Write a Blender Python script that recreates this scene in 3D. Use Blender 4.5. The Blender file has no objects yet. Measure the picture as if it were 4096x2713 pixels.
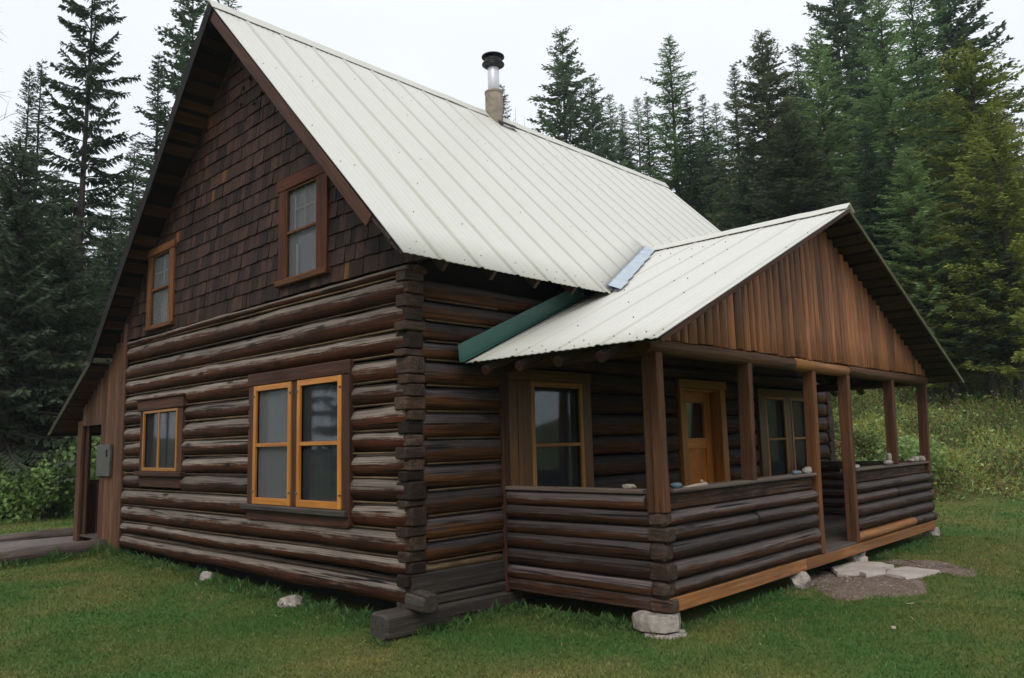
import bpy, bmesh, math, random
import numpy as np
from mathutils import Vector, noise as mnoise
random.seed(11)
RNG = np.random.default_rng(7)
scene = bpy.context.scene
COL = scene.collection
WO = {}          # world origin of every object, by name

# ------------------------------------------------------------------ materials
def _mix(nt, fac, a, b, blend='MIX'):
    m = nt.nodes.new('ShaderNodeMix'); m.data_type = 'RGBA'; m.blend_type = blend
    for s, v in ((m.inputs[0], fac), (m.inputs[6], a), (m.inputs[7], b)):
        if isinstance(v, bpy.types.NodeSocket): nt.links.new(v, s)
        elif isinstance(v, (int, float)): s.default_value = v
        else: s.default_value = (*v, 1)
    return m.outputs[2]
def _math(nt, op, a, b=None, c=None, clamp=False):
    m = nt.nodes.new('ShaderNodeMath'); m.operation = op; m.use_clamp = clamp
    for i, v in enumerate((a, b, c)):
        if v is None: continue
        if isinstance(v, bpy.types.NodeSocket): nt.links.new(v, m.inputs[i])
        else: m.inputs[i].default_value = v
    return m.outputs[0]
def _attr(nt, name):
    a = nt.nodes.new('ShaderNodeAttribute'); a.attribute_name = name; return a
def _map(nt, vec, sc):
    m = nt.nodes.new('ShaderNodeMapping'); m.inputs['Scale'].default_value = sc
    nt.links.new(vec, m.inputs[0]); return m.outputs[0]
def _noise(nt, vec, scale=1, detail=4, rough=.6, dist=0):
    n = nt.nodes.new('ShaderNodeTexNoise'); n.inputs['Scale'].default_value = scale
    n.inputs['Detail'].default_value = detail; n.inputs['Roughness'].default_value = rough
    n.inputs['Distortion'].default_value = dist
    if vec is not None: nt.links.new(vec, n.inputs['Vector'])
    return n.outputs[0]
def _rng(nt, v, a, b, c=0., d=1.):
    m = nt.nodes.new('ShaderNodeMapRange'); nt.links.new(v, m.inputs[0])
    for i, x in enumerate((a, b, c, d)): m.inputs[i+1].default_value = x
    return m.outputs[0]
def newmat(name):
    m = bpy.data.materials.new(name); m.use_nodes = True
    nt = m.node_tree; b = nt.nodes['Principled BSDF']
    return m, nt, b
def setc(nt, b, col, rough=.8, spec=.3, bump=None, bs=.3, bd=.01):
    if isinstance(col, bpy.types.NodeSocket): nt.links.new(col, b.inputs['Base Color'])
    else: b.inputs['Base Color'].default_value = (*col, 1)
    b.inputs['Roughness'].default_value = rough
    b.inputs['Specular IOR Level'].default_value = spec
    if bump is not None:
        n = nt.nodes.new('ShaderNodeBump'); n.inputs['Strength'].default_value = bs
        n.inputs['Distance'].default_value = bd
        nt.links.new(bump, n.inputs['Height']); nt.links.new(n.outputs[0], b.inputs['Normal'])

def wood(name, dark, mid, pale, grey=None, greyamt=0., rough=.75, spec=.25, stretch=(1.1, 16, 16), bs=.5, tintamt=.5, greyup=False, blot=.4, checks=0., knots=0., lift=0., sharp=.54):
    """weathered timber: grain runs along the piece (attribute gc), every piece has its own tint"""
    m, nt, b = newmat(name)
    gc = _attr(nt, 'gc').outputs['Vector']; tint = _attr(nt, 'tint').outputs['Fac']
    g1 = _noise(nt, _map(nt, gc, stretch), 1.0, 6, .65, .6)
    g2 = _noise(nt, _map(nt, gc, (stretch[0]*.9, stretch[1]*3.2, stretch[2]*3.2)), 1, 4, .7)
    big = _noise(nt, _map(nt, gc, (1.4, 3.2, 3.2)), 1, 3, .6)
    c = _mix(nt, _rng(nt, g1, .3, .72), dark, mid)
    c = _mix(nt, _rng(nt, g2, .5, .8, 0, .55), c, pale)
    c = _mix(nt, _rng(nt, big, .48, .72, 0, blot), c, dark)
    if grey is not None:
        geo = nt.nodes.new('ShaderNodeNewGeometry')
        wr = _noise(nt, _map(nt, gc, (3.6, 15, 15)), 1, 6, .75)
        if greyup:
            sp = nt.nodes.new('ShaderNodeSeparateXYZ'); nt.links.new(geo.outputs['Normal'], sp.inputs[0])
            f = _math(nt, 'ADD', _math(nt, 'MULTIPLY', sp.outputs[2], 1.35), _math(nt, 'MULTIPLY', _math(nt, 'SUBTRACT', _math(nt, 'ADD', wr, _math(nt, 'MULTIPLY', g2, 1.1)), 1.05), 1.7))
            f = _rng(nt, f, .15+lift-sharp*.5, .15+lift+sharp*.5, 0, greyamt)
        else:
            f = _rng(nt, wr, .38, .62, 0, greyamt)
        gcol = _mix(nt, _rng(nt, g2, .38, .62), tuple(x*.33 for x in grey), grey); gcol = _mix(nt, _rng(nt, big, .4, .65, 0, .5), gcol, tuple(x*.45 for x in grey))
        c = _mix(nt, f, c, gcol)
    lum = _rng(nt, tint, 0, 1, 1-tintamt, 1+tintamt)
    mul = nt.nodes.new('ShaderNodeVectorMath'); mul.operation = 'SCALE'
    nt.links.new(c, mul.inputs[0]); nt.links.new(lum, mul.inputs['Scale'])
    col = mul.outputs[0]
    h = _math(nt, 'ADD', g1, _math(nt, 'MULTIPLY', g2, .7))
    if knots:
        vo = nt.nodes.new('ShaderNodeTexVoronoi'); nt.links.new(_map(nt, gc, (1.7, 5.5, 5.5)), vo.inputs['Vector']); vo.inputs['Scale'].default_value = 1
        kf = _rng(nt, vo.outputs['Distance'], .10, .19, knots, 0)
        col = _mix(nt, kf, col, tuple(x*.5 for x in dark))
    if checks:
        ck = _noise(nt, _map(nt, gc, (.8, 26, 26)), 1, 2, .5)
        ckf = _rng(nt, ck, .31, .36, 1, 0)
        col = _mix(nt, _math(nt, 'MULTIPLY', ckf, checks), col, tuple(x*.2 for x in dark))
        h = _math(nt, 'SUBTRACT', h, _math(nt, 'MULTIPLY', ckf, 1.2))
    setc(nt, b, col, rough, spec, h, bs, .006)
    return m

M = {}
M['log_gable'] = wood('log_gable', (.009, .003, .0018), (.098, .026, .008), (.25, .085, .024), (.285, .232, .19), .93, tintamt=.45, greyup=True, checks=1., blot=.6, knots=.85, lift=.10, sharp=.42, stretch=(1.5, 27, 27))
M['log_side'] = wood('log_side', (.011, .0055, .003), (.12, .042, .010), (.32, .13, .028), (.078, .070, .073), .85, tintamt=.5, greyup=True, checks=.9, blot=.65, knots=.7, stretch=(1.4, 24, 24), sharp=.3)
M['log_inner'] = wood('log_inner', (.018, .009, .005), (.07, .03, .013), (.12, .055, .024), (.12, .095, .075), .9, tintamt=.35, greyup=True)
M['log_end'] = wood('log_end', (.009, .0055, .004), (.075, .034, .018), (.22, .095, .04), (.105, .088, .076), .6, tintamt=.7, stretch=(9, 13, 13), checks=.6)
M['log_porch'] = wood('log_porch', (.014, .007, .0045), (.09, .032, .013), (.20, .078, .03), (.135, .113, .108), .85, tintamt=.5, greyup=True, checks=.95, blot=.55, knots=.7, stretch=(1.4, 24, 24), sharp=.3)
M['timber_grey'] = wood('timber_grey', (.022, .018, .015), (.068, .051, .041), (.14, .11, .085), (.105, .098, .09), .5, tintamt=.3, checks=.7)
M['chink'] = wood('chink', (.05, .03, .015), (.14, .09, .05), (.30, .22, .13), tintamt=.6, stretch=(5, 20, 20))
M['post'] = wood('post', (.034, .014, .006), (.19, .072, .027), (.30, .135, .055), (.10, .07, .055), .4, tintamt=.45, checks=.5)
M['slab'] = wood('slab', (.10, .03, .011), (.42, .15, .05), (.66, .31, .13), (.30, .18, .11), .35, tintamt=.42, blot=.45, spec=.35, rough=.6, checks=.4)
M['shingle'] = wood('shingle', (.011, .0055, .004), (.066, .024, .013), (.24, .088, .036), (.036, .026, .022), .6, tintamt=.7, stretch=(7, 40, 40), blot=.6)
M['trim_dark'] = wood('trim_dark', (.03, .011, .006), (.115, .038, .018), (.2, .075, .036), (.10, .08, .07), .4, tintamt=.2, checks=.5)
M['trim_red'] = wood('trim_red', (.04, .011, .005), (.125, .032, .012), (.26, .09, .03), tintamt=.2, blot=.45)
M['trim_brown'] = wood('trim_brown', (.06, .022, .008), (.2, .078, .026), (.36, .16, .06), tintamt=.2, blot=.4)
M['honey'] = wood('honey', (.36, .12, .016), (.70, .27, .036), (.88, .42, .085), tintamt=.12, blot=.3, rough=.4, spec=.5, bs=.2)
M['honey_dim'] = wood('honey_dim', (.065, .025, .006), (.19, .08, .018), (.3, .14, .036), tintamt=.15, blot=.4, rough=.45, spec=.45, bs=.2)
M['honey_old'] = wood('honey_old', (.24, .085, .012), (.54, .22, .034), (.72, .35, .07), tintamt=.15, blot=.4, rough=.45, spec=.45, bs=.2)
M['door'] = wood('door', (.34, .11, .013), (.72, .26, .03), (.85, .38, .06), tintamt=.1, blot=.3, rough=.4, spec=.4, bs=.15)
M['door_panel'] = wood('door_panel', (.32, .10, .014), (.60, .22, .032), (.7, .3, .06), tintamt=.1, blot=.4, stretch=(3, 7, 7), rough=.45, bs=.1)
M['sheath'] = wood('sheath', (.02, .009, .005), (.085, .034, .013), (.14, .065, .025), tintamt=.8)
M['sheath_porch'] = wood('sheath_porch', (.018, .011, .006), (.06, .036, .017), (.09, .058, .03), tintamt=.5)
M['verge'] = wood('verge', (.03, .017, .014), (.075, .04, .03), (.15, .09, .075), (.08, .062, .062), .5, tintamt=.3)
M['verge_green'] = wood('verge_green', (.07, .07, .035), (.14, .135, .07), (.22, .21, .12), tintamt=.2)
M['plank'] = wood('plank', (.04, .015, .007), (.16, .058, .022), (.32, .14, .06), (.16, .125, .10), .45, tintamt=.5, checks=.6)
M['deck'] = wood('deck', (.06, .046, .04), (.12, .092, .078), (.2, .16, .14), (.15, .13, .12), .6, tintamt=.2)
M['railcap'] = wood('railcap', (.07, .048, .036), (.18, .13, .10), (.32, .24, .19), (.22, .19, .17), .6, tintamt=.25, checks=.5)
M['sill_new'] = wood('sill_new', (.2, .072, .018), (.44, .185, .055), (.6, .3, .12), (.22, .18, .15), .35, tintamt=.3, blot=.5)
M['beam_log'] = wood('beam_log', (.08, .032, .013), (.26, .105, .038), (.56, .3, .13), (.12, .085, .065), .55, tintamt=.6, checks=.6)
M['bark'] = wood('bark', (.03, .024, .02), (.09, .072, .06), (.17, .145, .125), tintamt=.2, stretch=(4, 22, 22), bs=1)
M['bark_log'] = wood('bark_log', (.05, .036, .03), (.15, .115, .098), (.28, .225, .2), tintamt=.25, stretch=(1.5, 14, 14), bs=.6, checks=.7)
M['driftwood'] = wood('driftwood', (.32, .24, .18), (.55, .45, .36), (.7, .62, .52), tintamt=.1)

def simple(name, col, rough=.6, spec=.4, metal=0, nsc=0, namt=.3, bs=0):
    m, nt, b = newmat(name)
    if nsc:
        tc = nt.nodes.new('ShaderNodeTexCoord')
        n = _noise(nt, tc.outputs['Object'], nsc, 6, .65)
        c = _mix(nt, _rng(nt, n, .3, .7), tuple(x*(1-namt) for x in col), tuple(min(1, x*(1+namt*.6)) for x in col))
        setc(nt, b, c, rough, spec, n if bs else None, bs)
    else: setc(nt, b, col, rough, spec)
    b.inputs['Metallic'].default_value = metal
    return m
M['chimney_pipe'] = simple('chimney_pipe', (.72, .71, .76), .35, .5, .35, 9, .12)
M['chimney_base'] = simple('chimney_base', (.33, .28, .22), .8, .3, .0, 5, .5)
M['black_metal'] = simple('black_metal', (.016, .017, .019), .45, .5)
M['flash_green'] = simple('flash_green', (.022, .105, .082), .35, .5, 0, 3, .25)
M['flash_blue'] = simple('flash_blue', (.50, .58, .66), .3, .5, .5, 4, .3)
M['felt'] = simple('felt', (.018, .017, .016), .95, .1)
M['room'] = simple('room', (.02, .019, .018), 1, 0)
M['white_frame'] = simple('white_frame', (.78, .79, .80), .5)
M['verge_black'] = simple('verge_black', (.016, .012, .011), .8, .2, 0, 5, .5)
M['screw'] = simple('screw', (.25, .235, .2), .5)
M['box_metal'] = simple('box_metal', (.10, .096, .088), .5, .5, .3, 8, .35)
M['stone'] = simple('stone', (.42, .365, .32), .95, .15, 0, 11, .6, .8)
M['stone_grey'] = simple('stone_grey', (.36, .33, .30), .85, .2, 0, 9, .4, .5)
M['stone_blue'] = simple('stone_blue', (.13, .19, .23), .7, .2, 0, 9, .4, .3)
M['paint_blue'] = simple('paint_blue', (.18, .55, .72), .5)
M['paint_white'] = simple('paint_white', (.72, .70, .68), .6)
M['dark_knot'] = simple('dark_knot', (.02, .013, .01), .9)
def slabstone():
    m, nt, b = newmat('slab_stone')
    tc = nt.nodes.new('ShaderNodeTexCoord').outputs['Object']
    n = _noise(nt, tc, 3, 7, .7, .4); n2 = _noise(nt, tc, 30, 4, .7)
    c = _mix(nt, _rng(nt, n, .3, .7), (.34, .27, .23), (.60, .54, .49))
    c = _mix(nt, _rng(nt, n2, .55, .75, 0, .5), c, (.2, .15, .11))
    setc(nt, b, c, .9, .2, _math(nt, 'ADD', n, _math(nt, 'MULTIPLY', n2, .4)), .6, .02)
    return m
M['flagstone'] = slabstone()

def roofmat():
    m, nt, b = newmat('roof_metal')
    gc = _attr(nt, 'gc').outputs['Vector']
    # gc = (down the slope, across, 0)
    streak = _noise(nt, _map(nt, gc, (.35, 9, 1)), 1, 5, .65)
    dirt = _noise(nt, _map(nt, gc, (1.2, 2.2, 1)), 1, 5, .7)
    panel = _attr(nt, 'tint').outputs['Fac']
    c = _mix(nt, _rng(nt, streak, .35, .7), (.66, .645, .575), (.685, .67, .605))
    c = _mix(nt, _rng(nt, dirt, .5, .8, 0, .25), c, (.56, .57, .48))
    c = _mix(nt, _rng(nt, panel, 0, 1, 0, .95), c, (.34, .33, .255))  # rib shading painted into the colour as a dark line
    sp = _noise(nt, _map(nt, gc, (28, 28, 1)), 1, 2, .5)
    c = _mix(nt, _rng(nt, sp, .74, .78, 0, .6), c, (.2, .19, .14))
    setc(nt, b, c, .42, .45, dirt, .05, .01)
    return m
M['roof'] = roofmat()

def glassmat():
    m, nt, b = newmat('window_glass')
    out = nt.nodes['Material Output']
    gl = nt.nodes.new('ShaderNodeBsdfGlossy'); gl.inputs['Roughness'].default_value = .03
    gl.inputs['Color'].default_value = (1, 1, 1, 1)
    tr = nt.nodes.new('ShaderNodeBsdfTransparent'); tr.inputs[0].default_value = (.80, .85, .88, 1)
    fr = nt.nodes.new('ShaderNodeFresnel'); fr.inputs[0].default_value = 1.5
    fac = _math(nt, 'MULTIPLY', fr.outputs[0], .9)
    mx = nt.nodes.new('ShaderNodeMixShader'); nt.links.new(fac, mx.inputs[0])
    nt.links.new(tr.outputs[0], mx.inputs[1]); nt.links.new(gl.outputs[0], mx.inputs[2])
    nt.links.new(mx.outputs[0], out.inputs[0]); return m
M['glass'] = glassmat()
def screenmat(name, col, op):
    m, nt, b = newmat(name)
    out = nt.nodes['Material Output']; setc(nt, b, col, .8, .2)
    tr = nt.nodes.new('ShaderNodeBsdfTransparent')
    mx = nt.nodes.new('ShaderNodeMixShader'); mx.inputs[0].default_value = op
    nt.links.new(tr.outputs[0], mx.inputs[1]); nt.links.new(b.outputs[0], mx.inputs[2])
    nt.links.new(mx.outputs[0], out.inputs[0]); return m
M['screen'] = screenmat('insect_screen', (.19, .19, .20), .42)
M['screen_thin'] = screenmat('insect_screen_fine', (.07, .07, .08), .22)
M['curtain'] = simple('curtain', (.42, .43, .48), .9, .1)
M['curtain_dark'] = simple('curtain_dark', (.10, .11, .14), .9, .1)

def foliage(name, a, b_, tip, tipamt=.5):
    m, nt, b = newmat(name)
    t = _attr(nt, 'tint').outputs['Fac']; u = _attr(nt, 'tip').outputs['Fac']
    oi = nt.nodes.new('ShaderNodeObjectInfo').outputs['Random']
    c = _mix(nt, t, a, b_)
    c = _mix(nt, _math(nt, 'MULTIPLY', u, tipamt), c, tip)
    hs = nt.nodes.new('ShaderNodeHueSaturation'); nt.links.new(c, hs.inputs['Color'])
    nt.links.new(_rng(nt, oi, 0, 1, .85, 1.5), hs.inputs['Value'])
    nt.links.new(_rng(nt, oi, 0, 1, .515, .485), hs.inputs['Hue'])
    setc(nt, b, hs.outputs[0], .75, .15)
    tl = nt.nodes.new('ShaderNodeBsdfTranslucent'); nt.links.new(hs.outputs[0], tl.inputs[0])
    mx = nt.nodes.new('ShaderNodeMixShader'); mx.inputs[0].default_value = .32
    nt.links.new(b.outputs[0], mx.inputs[1]); nt.links.new(tl.outputs[0], mx.inputs[2])
    nt.links.new(mx.outputs[0], nt.nodes['Material Output'].inputs[0])
    return m
FOL = {
 'spruce': foliage('spruce_needles', (.040, .074, .036), (.11, .175, .09), (.18, .25, .14)),
 'sprucebig': foliage('tall_spruce_needles', (.024, .040, .023), (.064, .094, .055), (.095, .125, .075)),
 'spruceold': foliage('old_spruce_needles', (.046, .060, .035), (.12, .15, .088), (.21, .25, .165)),
 'fir': foliage('fir_needles', (.028, .050, .027), (.078, .12, .064), (.12, .165, .09)),
 'douglas': foliage('douglas_needles', (.042, .074, .038), (.115, .175, .095), (.17, .235, .14)),
 'larch': foliage('larch_needles', (.085, .15, .055), (.21, .32, .13), (.29, .40, .18)),
 'yellow': foliage('yellowing_needles', (.068, .10, .026), (.21, .26, .058), (.45, .44, .09), .8),
 'brown': foliage('brownish_needles', (.050, .070, .038), (.13, .16, .085), (.22, .19, .095)),
}
LEAF = {
 'green': foliage('leaf_green', (.11, .18, .05), (.26, .37, .12), (.40, .50, .24)),
 'yellow': foliage('leaf_yellow', (.15, .165, .04), (.33, .32, .09), (.48, .40, .09)),
 'rust': foliage('leaf_rust', (.10, .07, .035), (.20, .135, .07), (.28, .17, .085)),
 'dark': foliage('leaf_dark', (.05, .085, .028), (.125, .175, .055), (.20, .24, .085)),
}
def groundmat():
    m, nt, b = newmat('lawn_ground')
    tc = nt.nodes.new('ShaderNodeTexCoord').outputs['Object']
    w = _attr(nt, 'wild').outputs['Fac']
    n1 = _noise(nt, tc, .55, 4, .6); n2 = _noise(nt, tc, 2.3, 5, .7); n3 = _noise(nt, tc, 60, 3, .7)
    c = _mix(nt, _rng(nt, n1, .42, .6), (.085, .145, .036), (.17, .17, .05))
    c = _mix(nt, _rng(nt, n2, .45, .75, 0, .6), c, (.06, .10, .03))
    c = _mix(nt, _rng(nt, n3, .5, .75, 0, .35), c, (.05, .055, .022))
    wd = _mix(nt, _rng(nt, n2, .35, .65), (.05, .06, .02), (.14, .15, .045))
    c = _mix(nt, w, c, wd)
    setc(nt, b, c, .95, .1, _math(nt, 'ADD', n3, n2), .6, .03)
    return m
M['ground'] = groundmat()
def grassmat():
    m, nt, b = newmat('grass_blades')
    geo = nt.nodes.new('ShaderNodeNewGeometry').outputs['Position']
    t = _attr(nt, 'tint').outputs['Fac']
    n1 = _noise(nt, geo, .55, 4, .6); n2 = _noise(nt, geo, 2.3, 5, .7); n3 = _noise(nt, geo, .9, 3, .6, .5)
    lush = _attr(nt, 'tip').outputs['Fac']
    c = _mix(nt, _rng(nt, n1, .40, .62), (.08, .19, .045), (.215, .225, .065))
    c = _mix(nt, _rng(nt, n2, .45, .7, 0, .6), c, (.075, .165, .04))
    c = _mix(nt, _rng(nt, n3, .55, .68, 0, .6), c, (.36, .28, .11))
    c = _mix(nt, _math(nt, 'MULTIPLY', lush, .8), c, (.07, .165, .055))
    c = _mix(nt, _rng(nt, t, .975, .98), c, (.28, .25, .12))
    hs = nt.nodes.new('ShaderNodeHueSaturation'); nt.links.new(c, hs.inputs['Color'])
    nt.links.new(_rng(nt, t, 0, 1, .78, 1.2), hs.inputs['Value'])
    setc(nt, b, hs.outputs[0], .7, .2)
    tl = nt.nodes.new('ShaderNodeBsdfTranslucent'); nt.links.new(hs.outputs[0], tl.inputs[0])
    mx = nt.nodes.new('ShaderNodeMixShader'); mx.inputs[0].default_value = .25
    nt.links.new(b.outputs[0], mx.inputs[1]); nt.links.new(tl.outputs[0], mx.inputs[2])
    nt.links.new(mx.outputs[0], nt.nodes['Material Output'].inputs[0])
    return m
M['grass'] = grassmat()
def dirtmat(name, a, b_, c_, s=9):
    m, nt, b = newmat(name)
    tc = nt.nodes.new('ShaderNodeTexCoord').outputs['Object']
    n1 = _noise(nt, tc, s*.4, 6, .75); n2 = _noise(nt, tc, s*3.5, 5, .8)
    c = _mix(nt, _rng(nt, n1, .35, .65), a, b_)
    c = _mix(nt, _rng(nt, n2, .52, .66, 0, .85), c, c_)
    setc(nt, b, c, .95, .15, _math(nt, 'ADD', n2, n1), .8, .03)
    return m
M['dirt'] = dirtmat('bare_dirt', (.13, .085, .062), (.25, .18, .14), (.46, .40, .34))
M['gravel'] = dirtmat('gravel', (.17, .145, .135), (.24, .21, .195), (.37, .34, .32), 14)

# ------------------------------------------------------------------ mesh builder
def rectprof(w, h, ch=.005):
    a, b = w/2, h/2; c = min(ch, a*.45, b*.45)
    return [(a-c, -b), (a, -b+c), (a, b-c), (a-c, b), (-a+c, b), (-a, b-c), (-a, -b+c), (-a+c, -b)]
def circprof(r, n=14, p=1.0, ry=None):
    ry = ry or r; out = []
    for i in range(n):
        t = 2*math.pi*i/n; c, s = math.cos(t), math.sin(t)
        out.append((r*math.copysign(abs(c)**p, c), ry*math.copysign(abs(s)**p, s)))
    return out
class MB:
    def __init__(s): s.v=[]; s.f=[]; s.gc=[]; s.t=[]; s.sm=[]; s.mi=[]
    def sweep(s, p0, p1, prof, n=1, up=(0, 0, 1), r0=1., r1=1., wob=0., bend=0., tint=None, chin=.006, smooth=False, mi=0, path=None, mid=None):
        p0, p1 = Vector(p0), Vector(p1); L = (p1-p0).length
        if L < 1e-6: return
        d = (p1-p0)/L; up = Vector(up); e1 = d.cross(up)
        if e1.length < 1e-4: up = Vector((0, 1, 0)); e1 = d.cross(up)
        e1.normalize(); e2 = e1.cross(d).normalized()
        tint = random.random() if tint is None else tint
        off = (random.uniform(0, 50), random.uniform(0, 50), random.uniform(0, 50))
        st = [i/n for i in range(n+1)]; sc = [r0+(r1-r0)*t for t in st]
        st = [t*L for t in st]
        if chin > 0 and L > 3*chin:
            st = [0.]+[chin]+st[1:-1]+[L-chin]+[L]
            m = max(abs(a) for a, b in prof); k = max(.5, 1-chin/m)
            sc = [r0*k]+[r0]+sc[1:-1]+[r1]+[r1*k]
        base = len(s.v); N = len(prof); seed = random.uniform(0, 100)
        for j, (a, k) in enumerate(zip(st, sc)):
            w = 1+wob*mnoise.noise((a*1.7, seed, 0)) + wob*.5*mnoise.noise((a*6, seed, 9))
            o1 = bend*mnoise.noise((a*.5, seed, 3)); o2 = bend*mnoise.noise((a*.5, seed, 7))
            c = p0+d*a+e1*o1+e2*o2
            for i, (x, y) in enumerate(prof):
                kk = k*w
                if wob: kk *= 1+wob*.6*mnoise.noise((a*3, i*2.3, seed))
                s.v.append(c+e1*(x*kk)+e2*(y*kk)); s.gc.append((a+off[0], x+off[1], y+off[2])); s.t.append(tint)
        for j in range(len(st)-1):
            for i in range(N):
                i2 = (i+1) % N; a, b = base+j*N, base+(j+1)*N
                s.f.append((a+i, a+i2, b+i2, b+i)); s.sm.append(smooth); s.mi.append(mi)
        s.f.append(tuple(base+i for i in range(N-1, -1, -1))); s.sm.append(False); s.mi.append(mi)
        b = base+(len(st)-1)*N
        s.f.append(tuple(b+i for i in range(N))); s.sm.append(False); s.mi.append(mi)
    def box(s, x0, x1, y0, y1, z0, z1, tint=None, ch=.005, n=1, bend=0., mi=0, axis=None):
        dx, dy, dz = x1-x0, y1-y0, z1-z0; cx, cy, cz = (x0+x1)/2, (y0+y1)/2, (z0+z1)/2
        ax = axis or ('x' if dx >= dy and dx >= dz else 'y' if dy >= dz else 'z')
        kw = dict(n=n, tint=tint, bend=bend, chin=ch, mi=mi)
        if ax == 'x': s.sweep((x0, cy, cz), (x1, cy, cz), rectprof(dy, dz, ch), **kw)
        elif ax == 'y': s.sweep((cx, y0, cz), (cx, y1, cz), rectprof(dx, dz, ch), **kw)
        else: s.sweep((cx, cy, z0), (cx, cy, z1), rectprof(dx, dy, ch), up=(0, 1, 0), **kw)
    def poly(s, pts, thick, tint=.5, mi=0):
        """closed planar polygon given thickness vector"""
        n = len(pts); b = len(s.v); th = Vector(thick)
        for p in pts: s.v.append(Vector(p)); s.gc.append(tuple(p)); s.t.append(tint)
        for p in pts: s.v.append(Vector(p)+th); s.gc.append(tuple(Vector(p)+th)); s.t.append(tint)
        s.f.append(tuple(range(b, b+n))); s.f.append(tuple(range(b+2*n-1, b+n-1, -1)))
        for i in range(n):
            j = (i+1) % n; s.f.append((b+j, b+i, b+n+i, b+n+j))
        for _ in range(n+2): s.sm.append(False); s.mi.append(mi)
    def build(s, name, mats, parent=None, origin=None):
        if not isinstance(mats, (list, tuple)): mats = [mats]
        co = np.array([tuple(v) for v in s.v], dtype=np.float64)
        if origin is None:
            lo, hi = co.min(0), co.max(0); origin = ((lo[0]+hi[0])/2, (lo[1]+hi[1])/2, lo[2])
        origin = np.array(origin, float)
        me = bpy.data.meshes.new(name)
        me.from_pydata((co-origin).tolist(), [], s.f)
        for m in mats: me.materials.append(M[m] if isinstance(m, str) else m)
        me.polygons.foreach_set('use_smooth', s.sm); me.polygons.foreach_set('material_index', s.mi)
        a = me.attributes.new('gc', 'FLOAT_VECTOR', 'POINT'); a.data.foreach_set('vector', np.array(s.gc, dtype=np.float32).ravel())
        a = me.attributes.new('tint', 'FLOAT', 'POINT'); a.data.foreach_set('value', np.array(s.t, dtype=np.float32))
        bm = bmesh.new(); bm.from_mesh(me); bmesh.ops.recalc_face_normals(bm, faces=bm.faces); bm.to_mesh(me); bm.free()
        return link(name, me, parent, origin)
def link(name, me, parent, origin):
    o = bpy.data.objects.new(name, me); COL.objects.link(o)
    origin = np.array(origin, float); WO[o.name] = origin
    if parent is not None:
        o.parent = parent; o.location = tuple(origin-WO[parent.name])
    else: o.location = tuple(origin)
    return o
def thing(name, loc, label, cat, group=None):
    o = bpy.data.objects.new(name, None); COL.objects.link(o); o.location = loc; o.empty_display_size = .3
    WO[o.name] = np.array(loc, float); return tag(o, label, cat, group)
def tag(o, label=None, cat=None, group=None, kind=None):
    if label: o['label'] = label
    if cat: o['category'] = cat
    if group: o['group'] = group
    if kind: o['kind'] = kind
    return o
def npmesh(name, verts, faces, mat, attrs=None, smooth=False):
    me = bpy.data.meshes.new(name); nv = len(verts); nf, k = faces.shape
    me.vertices.add(nv); me.vertices.foreach_set('co', verts.astype(np.float32).ravel())
    me.loops.add(nf*k); me.loops.foreach_set('vertex_index', faces.astype(np.int32).ravel())
    me.polygons.add(nf); me.polygons.foreach_set('loop_start', np.arange(0, nf*k, k, dtype=np.int32))
    me.polygons.foreach_set('loop_total', np.full(nf, k, dtype=np.int32))
    if smooth: me.polygons.foreach_set('use_smooth', np.ones(nf, dtype=bool))
    for n, arr in (attrs or {}).items():
        if arr.ndim == 2: a = me.attributes.new(n, 'FLOAT_VECTOR', 'POINT'); a.data.foreach_set('vector', arr.astype(np.float32).ravel())
        else: a = me.attributes.new(n, 'FLOAT', 'POINT'); a.data.foreach_set('value', arr.astype(np.float32))
    me.materials.append(mat); me.update(calc_edges=True); me.validate(); return me

# ------------------------------------------------------------------ terrain
def sm(x, a, b):
    t = np.clip((x-a)/(b-a), 0, 1); return t*t*(3-2*t)
def edge(x, y):
    s = (x+14.5)*-.653+(y-1)*.756; t = (x+14.5)*.756+(y-1)*.653
    s = s+.35*np.sin(t*1.3)+.2*np.sin(t*3.1+1)
    return s, t
def gz(x, y):
    x = np.asarray(x, float); y = np.asarray(y, float)
    z = .07+.02*np.minimum(np.sqrt(x*x+.05), 8)+.006*np.clip(y, -10, 20)
    z = z-.02*sm(-y, 1, 5)*np.minimum(np.abs(x), 3)
    s, t = edge(x, y)
    slope = .045+.255*sm(t, 4, 17)
    h = slope*np.clip(s, 0, 14)+(.12+.2*sm(t, 4, 17))*np.clip(s-14, 0, 60)+.1*np.clip(s-74, 0, 300)
    return z+h+.02*np.sin(x*.9+1)*np.sin(y*.8)
def ground():
    def axis(lo, hi, c0, c1, fine, N):
        a = list(np.arange(c0, c1+1e-6, fine)); st = fine; v = c1
        while v < hi: st *= 1.16; v = min(v+st, hi); a.append(v)
        st = fine; v = c0; pre = []
        while v > lo: st *= 1.16; v = max(v-st, lo); pre.append(v)
        return np.array(pre[::-1]+a)
    X = axis(-150, 150, -20, 8, .4, 0); Y = axis(-120, 170, -8, 26, .4, 0)
    gx, gy = np.meshgrid(X, Y); z = gz(gx, gy)
    s, t = edge(gx, gy)
    v = np.stack([gx, gy, z], -1).reshape(-1, 3); nx = len(X); ny = len(Y)
    i = np.arange(ny-1)[:, None]*nx+np.arange(nx-1)[None]
    f = np.stack([i, i+1, i+1+nx, i+nx], -1).reshape(-1, 4)
    me = npmesh('ground', v, f, M['ground'], {'wild': sm(s, -.2, .6).ravel()}, True)
    o = link('ground', me, None, (0, 0, 0)); tag(o, kind='structure')
    return o
ground()
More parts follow.
